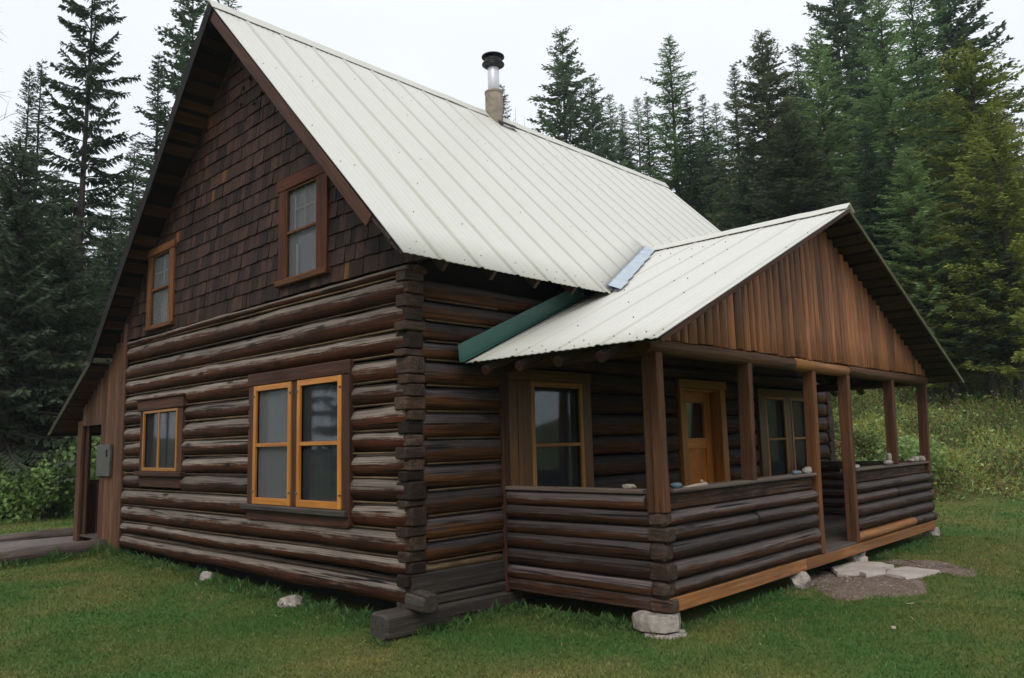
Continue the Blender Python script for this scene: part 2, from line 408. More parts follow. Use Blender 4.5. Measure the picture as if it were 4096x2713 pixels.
# ------------------------------------------------------------------ cabin
XR, ZR, EX, EZ = -3.121, 6.864, .465, 3.189
MS = (ZR-EZ)/(EX-XR)
LB = (-7.25, 3.02); LE = (-9.02, 1.99)
ML = (ZR-LB[1])/(XR-LB[0]); ML2 = (LB[1]-LE[1])/(LB[0]-LE[0])
YR, ZPR, PH, ZPE = 4.647, 4.199, 4.095, 2.38
MP = (ZPR-ZPE)/PH; XF = 2.18; YEND = 9.34; YF = -.432
def zl(x): return ZR-ML*(XR-x) if x > LB[0] else LB[1]-ML2*(LB[0]-x)
def zrr(x): return ZR-MS*(x-XR)
def ztop(x): return zrr(x) if x > XR else zl(x)
def zp(y): return ZPR-MP*abs(y-YR)
XI = XR+(ZR-ZPR)/MS
def xval(y): return XR+(ZR-zp(y))/MS
def yval(x): return YR-(ZPR-zrr(x))/MP      # near side

cabin = thing('log_cabin', (-3.2, 4.6, .15), 'weathered brown log cabin with pale ribbed metal roof, shingled gable and walled porch', 'cabin')

# --- gable wall logs
ZG = [.31, .53, .70, .93, 1.15, 1.37, 1.59, 1.79, 2.02, 2.23, 2.46, 2.68, 2.92, 3.16, 3.27]
ZS = [.64, .82, 1.03, 1.25, 1.48, 1.70, 1.94, 2.17, 2.40, 2.57, 2.76, 2.95, 3.14]
def intervals(a, b, zc, holes):
    out = [(a, b)]
    for h0, h1, z0, z1 in holes:
        if z0 < zc < z1:
            nn = []
            for p, q in out:
                if h1 <= p or h0 >= q: nn.append((p, q)); continue
                if h0 > p: nn.append((p, h0))
                if h1 < q: nn.append((h1, q))
            out = nn
    return out
HG = [(-2.735, -.905, .93, 2.44), (-5.80, -4.50, 1.22, 2.31)]
mb = MB(); ch = MB(); en = MB()
for i in range(14):
    z0, z1 = ZG[i], ZG[i+1]; zc = (z0+z1)/2; h = (z1-z0)/2
    if i == 0: z1 -= .02
    xl = -6.47-.13*(zc-.3)/2.9+random.uniform(-.02, .02); xr_ = -.045
    if i == 0: xl -= .02; xr_ = -.05
    if i == 13: xr_ = .0
    t0 = random.uniform(.2, .8)
    for a, b in intervals(xl, xr_, zc, HG):
        n = max(3, int((b-a)/.16)); dz = random.uniform(-.008, .008)
        mb.sweep((a, .11, zc-.012*(i % 2)+dz), (b, .11, zc+dz-(.03 if i == 0 else 0)), circprof(.14, 20, .92, h*1.01), n=n, r0=random.uniform(.9, 1.06), r1=random.uniform(.9, 1.06), wob=.10, bend=.022, tint=t0+random.uniform(-.15, .15), smooth=True, chin=.03)
        if i < 13:
            ch.sweep((a+.03, .006, z1-.004), (b-.02, .006, z1-.002), circprof(.014, 7, 1, .010), n=max(2, int((b-a)/.3)), wob=.25, bend=.006, smooth=True)

QK = [random.uniform(.18, .38) for _ in range(15)]
for k in range(13):                       # corner joinery
    z0, z1 = ZG[k], ZG[k+1]; zc = (z0+z1)/2; q = (z1-z0)*QK[k]
    if k > 0:
        j = random.uniform(-.012, .022)
        en.box(-.18, .008+j, -.006-random.uniform(0, .012), .165, zc-q+.004, zc+q-.004, ch=.012, tint=random.random())
    zn = (ZG[k+1]+ZG[k+2])/2; qn = (ZG[k+2]-ZG[k+1])*QK[k+1]
    j = random.uniform(-.004, .026)
    en.box(-.135-random.uniform(0, .03), .002+random.uniform(-.012, .012), -.03-j, .18, zc+q+.002, zn-qn-.002, ch=.012, tint=random.random())
wall_g = mb.build('log_wall', 'log_gable', cabin); wall_g['label'] = 'end wall of round logs, grey on top and red-brown below'
ch.build('chinking_strip', 'chink', wall_g)
en.build('corner_joint', 'log_end', wall_g)

# --- side wall (porch side)
HS = [(1.22, 2.49, .72, 2.36), (4.32, 5.49, .2, 2.385), (6.45, 8.37, .72, 2.36)]
mb = MB(); ch = MB()
for i in range(len(ZS)-1):
    z0, z1 = ZS[i], ZS[i+1]; zc = (z0+z1)/2; h = (z1-z0)/2
    for a, b in intervals(.135, 9.06, zc, HS):
        n = max(3, int((b-a)/.2))
        mb.sweep((-.11, a, zc), (-.11, b, zc), circprof(.125, 16, .66, h*.99), n=n, r0=random.uniform(.92, 1.03), r1=random.uniform(.92, 1.03), wob=.06, bend=.012, tint=random.uniform(.15, .85), smooth=True, chin=.03)
    ch.sweep((-.012, .2, z0+.002), (-.012, 1.12, z0+.004), circprof(.012, 7, 1, .01), n=3, wob=.3, tint=.3, smooth=True)
ch.sweep((-.04, .17, .595), (-.04, 1.12, .585), circprof(.03, 8, 1, .035), n=8, wob=.3, tint=.95, smooth=True)
for i in range(13):                       # far corner
    z0, z1 = ZS[0]+i*.2, ZS[0]+i*.2+.2
    mb.box(-.17, .012+random.uniform(-.01, .02), 9.05, 9.22, z0+.01, z1-.02, tint=random.random(), ch=.014)
wall_s = mb.build('log_wall', 'log_side', cabin); wall_s['label'] = 'long wall of hewn logs behind the porch'
ch.build('chinking_strip', 'chink', wall_s)
mb = MB()
mb.sweep((-.09, -.005, .462), (-.09, 9.1, .455), rectprof(.2, .19, .014), n=30, wob=.02, bend=.01, tint=.35, chin=.01)
mb.sweep((-.085, 1.35, .25), (-.085, 9.1, .26), rectprof(.22, .22, .02), n=30, wob=.02, bend=.008, tint=.3, chin=.01)
mb.sweep((-.07, .075, .36), (.19, .055, .345), circprof(.10, 12, .62, .088), n=5, wob=.14, r1=.9, tint=.8, chin=.02)
mb.sweep((-.095, .0, .325), (-.095, 1.34, .31), rectprof(.22, .10, .02), n=6, wob=.04, tint=.55)
mb.sweep((-.10, -.27, .178), (-.085, 1.34, .17), rectprof(.25, .21, .03), n=4, wob=.06, tint=.75, chin=.02)
mb.build('sill_timber', 'timber_grey', cabin)['label'] = 'dark squared grey sill timbers at the cabin corner'
mb = MB()                                 # walls away from the photo
for i in range(14):
    z0, z1 = .31+i*.205, .31+i*.205+.205
    mb.sweep((-6.47, .1, (z0+z1)/2), (-6.47, 9.1, (z0+z1)/2), circprof(.12, 10, .8, .106), n=12, wob=.05, smooth=True)
    mb.sweep((-6.6, 9.1, (z0+z1)/2), (.02, 9.1, (z0+z1)/2), circprof(.12, 10, .8, .106), n=12, wob=.05, smooth=True)
mb.poly([(-6.45, 9.1, 3.1), (-.1, 9.1, 3.1), (-.1, 9.1, 3.55), (XR, 9.1, ZR-.2), (-6.45, 9.1, 3.5)], (0, .03, 0))
mb.build('log_wall', 'log_inner', cabin)['label'] = 'rear and far side log walls'
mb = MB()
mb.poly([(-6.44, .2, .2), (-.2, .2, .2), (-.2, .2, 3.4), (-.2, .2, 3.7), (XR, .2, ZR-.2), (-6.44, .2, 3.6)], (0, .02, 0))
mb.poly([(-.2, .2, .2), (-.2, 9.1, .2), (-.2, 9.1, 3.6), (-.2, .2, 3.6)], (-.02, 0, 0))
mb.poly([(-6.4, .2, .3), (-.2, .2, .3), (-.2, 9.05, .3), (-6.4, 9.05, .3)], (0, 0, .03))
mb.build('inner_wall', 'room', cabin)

# --- shingles on the gable
mb = MB(); z = 3.25; row = 0
while z < 6.75:
    hh = .165+random.uniform(-.006, .006)
    zt = z+hh
    xl = XR-(ZR-.14-z)/ML; xr_ = XR+(ZR-.14-z)/MS
    xl = max(xl, -6.62); x = xl-random.uniform(0, .1)
    while x < xr_:
        w = random.uniform(.07, .15); x2 = x+w-.004
        # clip shingle top to the roof slope
        a, b = max(x, xl), min(x2, xr_); zbot, ztp = z, zt+.05
        for h0, h1, q0, q1 in ((-2.13, -1.30, 3.40, 4.5), (-5.66, -4.9, 3.32, 4.40)):
            if z+hh > q0 and z < q1 and b > h0 and a < h1 and z+hh > q1: zbot = max(zbot, q1-.03)
            elif z+hh > q0 and z < q1 and b > h0 and a < h1 and z < q0: ztp = min(ztp, q0+.03)
            elif z+hh > q0 and z < q1 and b > h0 and a < h1:
                if a < h0: b = min(b, h0)
                elif b > h1: a = max(a, h1)
                else: b = a
        if b-a > .015:
            dz = random.uniform(-.005, .004)-.010*math.sin(x*1.1)
            za, zb = min(ztp, ztop(a)-.12), min(ztp, ztop(b)-.12)
            if za > zbot+.01 and zb > zbot+.01:
                o = .023+random.uniform(-.005, .006); t = random.random()
                or_ = 2 if (random.random() < .012 or (4.83 < z < 5.0 and -3.62 < a < -3.5)) else 0
                ba = len(mb.v); k = (random.uniform(0, 50), random.uniform(0, 50), random.uniform(0, 50))
                P = [(a, -o, zbot+dz), (b, -o+random.uniform(-.004, .004), zbot+dz), (b, -.004, zb), (a, -.004, za), (a, .03, zbot+dz), (b, .03, zbot+dz), (b, .03, zb), (a, .03, za)]
                for p in P: mb.v.append(Vector(p)); mb.gc.append((p[2]+k[0], p[0]+k[1], k[2])); mb.t.append(t)
                for q in ((0, 1, 2, 3), (0, 4, 5, 1), (1, 5, 6, 2), (2, 6, 7, 3), (3, 7, 4, 0), (7, 6, 5, 4)): mb.f.append(tuple(ba+i for i in q)); mb.sm.append(False); mb.mi.append(or_)
        x = x2+.004
    z += hh; row += 1
for p in ((-3.05, 5.93), (-2.9, 6.0), (-3.12, 5.75), (-2.72, 5.88), (-2.62, 5.72), (-2.8, 5.66), (-3.0, 5.52)):
    mb.sweep((p[0], -.045, p[1]), (p[0], -.028, p[1]), circprof(.022, 8), mi=1, chin=0)
sh = mb.build('shingle_siding', ['shingle', 'dark_knot', 'trim_brown'], cabin); sh['label'] = 'dark brown wooden shingles filling the tall gable'

# --- metal roof sheets
RH = [.015, .026, .55, -1]
def prof(t):
    h = .0055*(.5+.5*math.cos(2*math.pi*t/.0762))
    r = (t % .457)/.457
    d = min(r, 1-r)*.457
    return max(h, RH[0]*max(0, min(1, (.034-d)/.02)))
def rib_shade(t):  # mask for the painted shade line on one side of a rib
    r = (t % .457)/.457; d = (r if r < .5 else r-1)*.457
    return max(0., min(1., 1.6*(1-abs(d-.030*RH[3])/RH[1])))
def sheet(mb, cols, rows):
    """cols: list of (t, top point, end point, normal)"""
    base = len(mb.v); nr = rows+1; k = random.uniform(0, 40)
    for t, a, b, n in cols:
        h = prof(t); a, b, n = Vector(a), Vector(b), Vector(n); L = (b-a).length
        for lay in (0, 1):
            for j in range(nr):
                u = j/rows; p = a.lerp(b, u)+n*(h-.006*lay+.004*mnoise.noise((t*1.3, u*L*.8, k)))
                mb.v.append(p); mb.gc.append((u*L+k, t, 0)); mb.t.append(rib_shade(t)*RH[2])
    W = 2*nr
    for i in range(len(cols)-1):
        c0, c1 = base+i*W, base+(i+1)*W
        for j in range(rows):
            mb.f.append((c0+j, c1+j, c1+j+1, c0+j+1)); mb.f.append((c0+nr+j, c0+nr+j+1, c1+nr+j+1, c1+nr+j))
            mb.sm += [True, True]; mb.mi += [0, 0]
        mb.f.append((c0+rows, c1+rows, c1+nr+rows, c0+nr+rows)); mb.sm.append(False); mb.mi.append(0)
def frange(a, b, st):
    n = int(round((b-a)/st)); return [a+(b-a)*i/n for i in range(n+1)]
def nrm(x, z): l = math.hypot(x, z); return x/l, z/l
mb = MB(); nx, nz = nrm(MS, 1)
YM0, YM1 = 2.372, 2*YR-2.372
cols = []
for y in frange(YF, YEND, .0127):
    xe = min(EX, xval(y)-.02) if YM0 < y < YM1 else EX
    if y < YM0: xe += .012*mnoise.noise((y*1.5, 2, 2))
    cols.append((y, (XR, y, ZR), (xe, y, zrr(xe)), (nx, 0, nz)))
sheet(mb, cols, 10)
nx2, nz2 = nrm(-ML, 1); cols = []
def yoff(y, x):
    o = .19*max(0, min(1, (XR-x)/(XR-LB[0]))); k = max(0, 1-(y-YF)/1.5); return y+o*k
for y in frange(YF, YEND, .02):
    cols.append((y, (XR, y, ZR), (LB[0], yoff(y, LB[0]), LB[1]), (nx2, 0, nz2)))
sheet(mb, cols, 6)
nx3, nz3 = nrm(-ML2, 1); cols = []
for y in frange(YF+.17, YEND, .02):
    cols.append((y, (LB[0]+.1, y, LB[1]+.1*ML2-.02), (LE[0], y, LE[1]-.02), (nx3, 0, nz3)))
sheet(mb, cols, 3)
for d in [.07, .22, .8, 1.5, 2.2, 2.9, 3.6, 4.3, 4.9]:       # screw heads
    for y in frange(YF+.09, YEND-.1, .1524):
        if random.random() < (.35 if d < .3 else .78): continue
        x = EX-d*math.cos(math.atan(MS)); z = zrr(x)
        if YM0-.1 < y < YM1+.1 and x > xval(y)-.1: continue
        c = Vector((x, y+.02, z)); n = Vector((nx, 0, nz))
        mb.sweep(c, c+n*.012, circprof(.0048, 6), mi=1, chin=0, up=(0, 1, 0))
roof = mb.build('metal_roof', ['roof', 'screw'], cabin); roof['label'] = 'steep off-white ribbed metal roof'
mb = MB()                                 # ridge cap
def capstrip(mb, p0, p1, s1, s2, wd, up, n, wob=.006):
    b = len(mb.v); p0, p1, s1, s2, up = map(Vector, (p0, p1, s1, s2, up)); L = (p1-p0).length
    for i in range(n+1):
        c = p0.lerp(p1, i/n)+up*(wob*mnoise.noise((i*.37, 4, 4)))
        for q in (c+s1*wd-up*0, c+s1*wd*.5+up*.012, c+up*.03, c+s2*wd*.5+up*.012, c+s2*wd):
            mb.v.append(q); mb.gc.append((i/n*L, q.z, 0)); mb.t.append(.1)
        for q in (c+s2*wd-up*.008, c+up*.018, c+s1*wd-up*.008):
            mb.v.append(q); mb.gc.append((i/n*L, q.z, 0)); mb.t.append(.1)
    for i in range(n):
        for j in range(8):
            j2 = (j+1) % 8; mb.f.append((b+i*8+j, b+i*8+j2, b+i*8+8+j2, b+i*8+8+j)); mb.sm.append(False); mb.mi.append(0)
    mb.f.append(tuple(b+j for j in range(8))); mb.f.append(tuple(b+n*8+j for j in range(7, -1, -1))); mb.sm += [False]*2; mb.mi += [0]*2
c_, s_ = 1/math.hypot(1, MS), MS/math.hypot(1, MS); cl, sl = 1/math.hypot(1, ML), ML/math.hypot(1, ML)
capstrip(mb, (XR, YF-.02, ZR+.032), (XR, YEND+.01, ZR+.032), (c_, 0, -s_), (-cl, 0, -sl), .13, (0, 0, 1), 60, .012)
mb.build('ridge_cap', 'roof', roof)
mb = MB()                                 # felt and sheathing below the metal
def slabp(mb, p, thick): mb.poly(p, thick)
n1 = Vector((nx, 0, nz))
def underlay(y0, y1, xe):
    a = Vector((XR, y0, ZR))-n1*.012
    return [a, Vector((xe(y0), y0, zrr(xe(y0))))-n1*.012, Vector((xe(y1), y1, zrr(xe(y1))))-n1*.012, Vector((XR, y1, ZR))-n1*.012]
f1 = lambda y: EX-.05
f2 = lambda y: min(EX-.05, xval(y)-.06)
for a, b, f in ((YF+.01, YM0, f1), (YM0, YR, f2), (YR, YM1, f2), (YM1, YEND-.02, f1)):
    slabp(mb, underlay(a, b, f), -n1*.012)
n2 = Vector((nx2, 0, nz2)); n3 = Vector((nx3, 0, nz3))
slabp(mb, [Vector((XR, YF+.01, ZR))-n2*.012, Vector((LB[0]+.02, YF+.2, LB[1]+.02))-n2*.012, Vector((LB[0]+.02, YEND-.02, LB[1]+.02))-n2*.012, Vector((XR, YEND-.02, ZR))-n2*.012], -n2*.012)
slabp(mb, [Vector((LB[0]+.05, YF+.19, LB[1]-.02))-n3*.02, Vector((LE[0]+.04, YF+.19, LE[1]-.02))-n3*.02, Vector((LE[0]+.04, YEND-.02, LE[1]-.02))-n3*.02, Vector((LB[0]+.05, YEND-.02, LB[1]-.02))-n3*.02], -n3*.008)
mb.build('underlay', 'felt', roof)
mb = MB()
L2 = math.hypot(XR-LB[0], ZR-LB[1]); d = .16
while d < L2-.06:
    f = d/L2; x = XR+(LB[0]-XR)*f; z = ZR+(LB[1]-ZR)*f; w = random.uniform(.11, .165)
    y0 = YF+.03+.19*f
    c = Vector((x, 0, z))-n2*.04
    mb.sweep((c.x, y0, c.z), (c.x, YEND-.04, c.z), rectprof(w, .024, .003), up=n2, n=2, tint=random.random())
    d += w+random.uniform(.06, .11)
L3 = math.hypot(LB[0]-LE[0], LB[1]-LE[1]); d = .1
while d < L3-.03:
    f = d/L3; x = LB[0]+(LE[0]-LB[0])*f; z = LB[1]-.02+(LE[1]-LB[1])*f; w = random.uniform(.13, .2)
    c = Vector((x, 0, z))-n3*.045
    mb.sweep((c.x, YF+.2, c.z), (c.x, YEND-.04, c.z), rectprof(w, .024, .003), up=n3, n=2, tint=.5+.5*random.random()); d += w+random.uniform(.02, .05)
L1 = math.hypot(EX-XR, ZR-EZ); d = .16
while d < L1-.1:
    f = d/L1; x = XR+(EX-XR)*f; z = ZR+(EZ-ZR)*f; w = random.uniform(.11, .16)
    c = Vector((x, 0, z))-n1*.04; ys = YEND-.04 if x < XI-.1 else yval(x)-.12
    mb.sweep((c.x, YF+.03, c.z), (c.x, min(ys, YEND-.04), c.z), rectprof(w, .024, .003), up=n1, n=2, tint=random.random())
    d += w+random.uniform(.06, .11)
mb.build('sheathing', 'sheath', roof)
for yy in (.14, .73, 1.335, 1.9):         # rafter tails under the eave
    mb = MB(); a = Vector((-.25, yy, zrr(-.25)))-n1*.105; b = Vector((EX-.06, yy, zrr(EX-.06)))-n1*.105
    mb.sweep(a, b, rectprof(.045, .10, .004), up=n1, tint=.9); mb.build('rafter', 'verge', roof)
mb = MB()                                 # verge boards
a = Vector((XR+.0, YF+.014, ZR))-n1*.08; b = Vector((.06, YF+.014, zrr(.06)))-n1*.08
mb.sweep(a, b, rectprof(.026, .12, .006), up=n1, n=14, wob=.02, bend=.008, tint=.65)
mb.build('barge_board', 'trim_dark', roof)
mb = MB()
a = Vector((XR+.0, YF-.016, ZR))-n2*.055; b = Vector((LB[0]+.02, YF+.172, LB[1]+.02))-n2*.055
mb.sweep(a, b, rectprof(.022, .155, .006), up=n2, n=10, bend=.006, tint=.15); mb.build('barge_board', 'verge_black', roof)
mb = MB()                                 # broken verge end near the eave
for (x0, x1, o, t) in ((.05, .17, .05, .8), (.15, .31, .035, .3), (.28, .40, .045, .9), (.24, .455, .02, .6)):
    a = Vector((x0, YF+.03, zrr(x0)))-n1*o; b = Vector((x1, YF+.03, zrr(x1)))-n1*o*.8
    mb.sweep(a, b, rectprof(.03, .035, .008), up=n1, n=5, wob=.35, bend=.02, tint=t)
mb.build('broken_verge', 'verge', roof)

# --- chimney
cx, cy = XR+.06, 4.25
mb = MB(); mb.sweep((cx, cy, 6.6), (cx, cy, 7.24), circprof(.143, 20), up=(0, 1, 0), n=4, smooth=True, chin=.01, wob=.01)
mb.sweep((cx, cy, 7.22), (cx, cy, 7.26), circprof(.15, 20), up=(0, 1, 0), smooth=True, chin=.004)
chim = mb.build('chimney', 'chimney_base', cabin); chim['label'] = 'stove pipe with black cap on a stained round base'
mb = MB(); mb.sweep((cx, cy, 7.2), (cx, cy, 7.72), circprof(.093, 20), up=(0, 1, 0), smooth=True); mb.build('flue_pipe', 'chimney_pipe', chim)
mb = MB()
for z0, z1, ra, rb in ((7.66, 7.72, .10, .178), (7.72, 7.735, .182, .182), (7.735, 7.86, .135, .135), (7.85, 7.865, .185, .185), (7.865, 7.91, .175, .10)):
    mb.sweep((cx, cy, z0), (cx, cy, z1), circprof(ra, 22), up=(0, 1, 0), r1=rb/ra, smooth=True, chin=0)
mb.build('chimney_cap', 'black_metal', chim)
mb = MB()
for s in (1,):
    c = Vector((cx+.12, cy, zrr(cx+.12)))+n1*.045
    mb.sweep(c-Vector((0, .05, 0)), c+Vector((0, .36, 0)), rectprof(.13, .006, .001), up=n1, n=4, bend=.02)
mb.build('flashing', 'verge', chim)

# --- windows: T maps (along, outward, up) to world
TG = lambda a, o, z: (a, -o, z)
TS = lambda a, o, z: (o, a, z)
def lbox(mb, T, a0, a1, o0, o1, z0, z1, tint=None, ch=.004, n=1, bend=0., axis=None):
    p, q = T(a0, o0, z0), T(a1, o1, z1)
    if axis == 'a': axis = 'x' if T is TG else 'y'
    mb.box(min(p[0], q[0]), max(p[0], q[0]), min(p[1], q[1]), max(p[1], q[1]), z0, z1, tint=tint, ch=ch, n=n, bend=bend, axis=axis)
def curtain(parent, T, a0, a1, z0, z1, o, mat='curtain', gap=None, parts=1):
    n = int((a1-a0)/.012); v = []; ph = random.uniform(0, 6)
    A = np.linspace(a0, a1, n); 
    for lay in (0, .004):
        for z in (z0, z1):
            for a in A:
                w = .022*math.sin(a*48+ph)+.014*math.sin(a*21+ph*2)+.010*math.sin(a*97)
                v.append(T(a, o+w*(.7 if z == z1 else 1)-lay, z))
    v = np.array(v); f = []
    for i in range(n-1):
        f.append((i, i+1, n+i+1, n+i)); f.append((2*n+i, 3*n+i, 3*n+i+1, 2*n+i+1))
    og = v.mean(0); me = npmesh('curtain', v-og, np.array(f), M[mat], None, True)
    return link('curtain', me, parent, og)
def pane(parent, T, a0, a1, z0, z1, o, mat='glass', name='pane', th=.004):
    mb = MB(); lbox(mb, T, a0, a1, o-th, o, z0, z1, ch=0.0005, axis='z'); return mb.build(name, mat, parent)
def sash(parent, T, a0, a1, z0, z1, w, mat, bars=(), o0=.012, o1=.04, vb=(), wb=.04, bot=None):
    mb = MB(); bot = bot or w
    lbox(mb, T, a0, a0+w, o0, o1, z0, z1, axis='z'); lbox(mb, T, a1-w, a1, o0, o1, z0, z1, axis='z')
    lbox(mb, T, a0+w, a1-w, o0+.001, o1-.002, z1-w, z1, axis='a'); lbox(mb, T, a0+w, a1-w, o0+.001, o1-.002, z0, z0+bot, axis='a')
    for z in bars: lbox(mb, T, a0+w, a1-w, o0+.002, o1-.003, z-wb/2, z+wb/2, axis='a')
    for a in vb: lbox(mb, T, a-wb/2, a+wb/2, o0+.003, o1-.004, z0+bot, z1-w, axis='z')
    return mb.build('sash', mat, parent)
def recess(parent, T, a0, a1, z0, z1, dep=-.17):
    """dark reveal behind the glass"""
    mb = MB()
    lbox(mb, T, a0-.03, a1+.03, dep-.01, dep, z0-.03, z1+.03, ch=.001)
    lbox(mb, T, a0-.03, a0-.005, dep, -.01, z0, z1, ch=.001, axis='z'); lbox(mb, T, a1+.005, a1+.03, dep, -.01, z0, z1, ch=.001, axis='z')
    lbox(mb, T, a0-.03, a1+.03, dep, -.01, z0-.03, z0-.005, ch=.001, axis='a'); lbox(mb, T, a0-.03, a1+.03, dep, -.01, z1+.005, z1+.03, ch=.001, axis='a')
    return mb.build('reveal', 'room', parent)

# big pair of windows in the gable wall
mb = MB(); T = TG
lbox(mb, T, -2.80, -.838, -.02, .04, 2.336, 2.472, ch=.008, n=6, bend=.004, axis='a'); lbox(mb, T, -2.79, -2.665, -.02, .028, 1.07, 2.334, axis='z', n=4); lbox(mb, T, -.982, -.852, -.02, .028, 1.07, 2.334, axis='z', n=4)
lbox(mb, T, -1.882, -1.772, -.02, .024, 1.07, 2.334, axis='z')
lbox(mb, T, -.862, -.836, -.02, .045, .93, 2.334, axis='z')
W = mb.build('window', 'trim_dark', cabin); W['label'] = 'large double window with honey sashes and dark red-brown casing'
mb = MB(); lbox(mb, T, -2.835, -.868, -.02, .085, 1.005, 1.066, ch=.012, n=6, bend=.004, axis='a'); mb.build('sill', 'timber_grey', W)
mb = MB(); lbox(mb, T, -2.79, -.885, -.02, .03, .90, 1.003, ch=.006, n=6, bend=.003, axis='a'); mb.build('apron', 'trim_dark', W)
for i, (a0, a1) in enumerate(((-2.66, -1.886), (-1.768, -.986))):
    s = sash(W, T, a0, a1, 1.068, 2.332, .058, 'honey', bars=(1.69,), bot=.07)
    pane(W, T, a0+.05, a1-.05, 1.12, 2.28, -.006+0, 'screen' if i == 0 else 'screen_thin', 'insect_screen', .002)
    pane(W, T, a0+.05, a1-.05, 1.12, 2.28, -.03)
    mb = MB()
    lbox(mb, T, a0+.055, a0+.085, -.055, -.04, 1.12, 2.28, axis='z'); lbox(mb, T, a0+.055, a1-.055, -.055, -.04, 1.125, 1.15, axis='a'); lbox(mb, T, a0+.055, a1-.055, -.055, -.04, 1.70, 1.728, axis='a')
    mb.build('inner_sash', 'white_frame', W)
    if i == 0: curtain(W, T, a0+.06, a1-.06, 1.1, 2.3, -.10, 'curtain')
    else:
        curtain(W, T, a0+.08, a0+.33, 1.1, 2.3, -.10, 'curtain'); curtain(W, T, a0+.40, a1-.05, 1.1, 2.3, -.125, 'curtain_dark')
    for aa in (a0+.01, a1-.01):
        for zz in (1.2, 2.22): mb = MB(); lbox(mb, T, aa-.02, aa+.02, .038, .048, zz-.009, zz+.009, ch=.004); mb.build('hinge', 'box_metal', W)
recess(W, T, -2.66, -.98, 1.08, 2.32)
# small window
mb = MB()
lbox(mb, T, -5.87, -4.425, -.02, .05, 2.20, 2.345, ch=.01, n=5, bend=.004, axis='a'); lbox(mb, T, -5.80, -5.69, -.02, .03, 1.395, 2.198, axis='z'); lbox(mb, T, -4.605, -4.47, -.02, .03, 1.395, 2.198, axis='z')
lbox(mb, T, -5.90, -4.40, -.02, .075, 2.346, 2.37, ch=.008, axis='a')
W = mb.build('window', 'trim_dark', cabin); W['label'] = 'small two-light window with dark casing near the lean-to'
mb = MB(); lbox(mb, T, -5.87, -4.41, -.02, .08, 1.33, 1.393, ch=.012, n=5, bend=.004, axis='a'); mb.build('sill', 'trim_dark', W)
mb = MB(); lbox(mb, T, -5.78, -4.44, -.02, .03, 1.19, 1.328, ch=.006, axis='a'); mb.build('apron', 'trim_dark', W)
s = sash(W, T, -5.688, -4.607, 1.397, 2.196, .034, 'honey_old', vb=(-5.19,), wb=.042, bot=.045)
pane(W, T, -5.66, -4.63, 1.43, 2.17, -.004, 'screen_thin', 'insect_screen', .002); pane(W, T, -5.66, -4.63, 1.43, 2.17, -.028)
curtain(W, T, -5.6, -4.66, 1.41, 2.19, -.08, 'curtain'); recess(W, T, -5.68, -4.61, 1.41, 2.18)
# upper right gable window
mb = MB()
lbox(mb, T, -2.20, -1.235, -.02, .055, 4.41, 4.55, ch=.006, axis='a', n=3, bend=.003); lbox(mb, T, -2.175, -2.03, -.02, .045, 3.425, 4.408, axis='z'); lbox(mb, T, -1.418, -1.235, -.02, .045, 3.425, 4.408, axis='z')
W = mb.build('window', 'trim_red', cabin); W['label'] = 'upper window with six small lights and red-brown casing, right of the gable'
mb = MB(); lbox(mb, T, -2.2, -1.21, -.02, .075, 3.36, 3.423, ch=.008, axis='a'); mb.build('sill', 'trim_brown', W)
s = sash(W, T, -2.028, -1.42, 3.426, 4.406, .02, 'trim_brown', bars=(3.925,), wb=.03)
pane(W, T, -2.01, -1.44, 3.44, 4.40, .004, 'screen', 'insect_screen', .002); pane(W, T, -2.01, -1.44, 3.44, 4.40, -.03)
mb = MB()
for a in (-1.93, -1.736, -1.547): lbox(mb, T, a-.008, a+.008, -.028, -.012, 3.95, 4.40, axis='z')
lbox(mb, T, -1.93, -1.44, -.0275, -.0125, 4.172, 4.188, axis='a'); lbox(mb, T, -1.9, -1.87, -.028, -.012, 3.45, 3.8, axis='z')
mb.build('muntin', 'white_frame', W)
curtain(W, T, -2.0, -1.45, 3.43, 3.98, -.09, 'curtain'); recess(W, T, -2.03, -1.42, 3.43, 4.4)
# upper left gable window
mb = MB()
lbox(mb, T, -5.73, -4.83, -.02, .055, 4.335, 4.44, ch=.006, axis='a'); lbox(mb, T, -5.70, -5.585, -.02, .045, 3.345, 4.333, axis='z'); lbox(mb, T, -4.99, -4.85, -.02, .045, 3.345, 4.333, axis='z')
W = mb.build('window', 'trim_brown', cabin); W['label'] = 'upper window with orange-brown casing, left of the gable'
mb = MB(); lbox(mb, T, -5.71, -4.82, -.02, .075, 3.29, 3.343, ch=.008, axis='a'); mb.build('sill', 'trim_brown', W)
s = sash(W, T, -5.583, -4.992, 3.346, 4.331, .018, 'trim_brown', bars=(3.85,), wb=.03)
pane(W, T, -5.57, -5.0, 3.36, 4.32, .004, 'screen', 'insect_screen', .002); pane(W, T, -5.57, -5.0, 3.36, 4.32, -.03)
mb = MB(); lbox(mb, T, -5.30, -5.288, -.028, -.014, 3.87, 4.32, axis='z'); lbox(mb, T, -5.57, -5.0, -.0275, -.0145, 4.09, 4.102, axis='a'); mb.build('muntin', 'white_frame', W)
curtain(W, T, -5.56, -5.01, 3.36, 4.3, -.09, 'curtain'); recess(W, T, -5.58, -5.0, 3.36, 4.32)

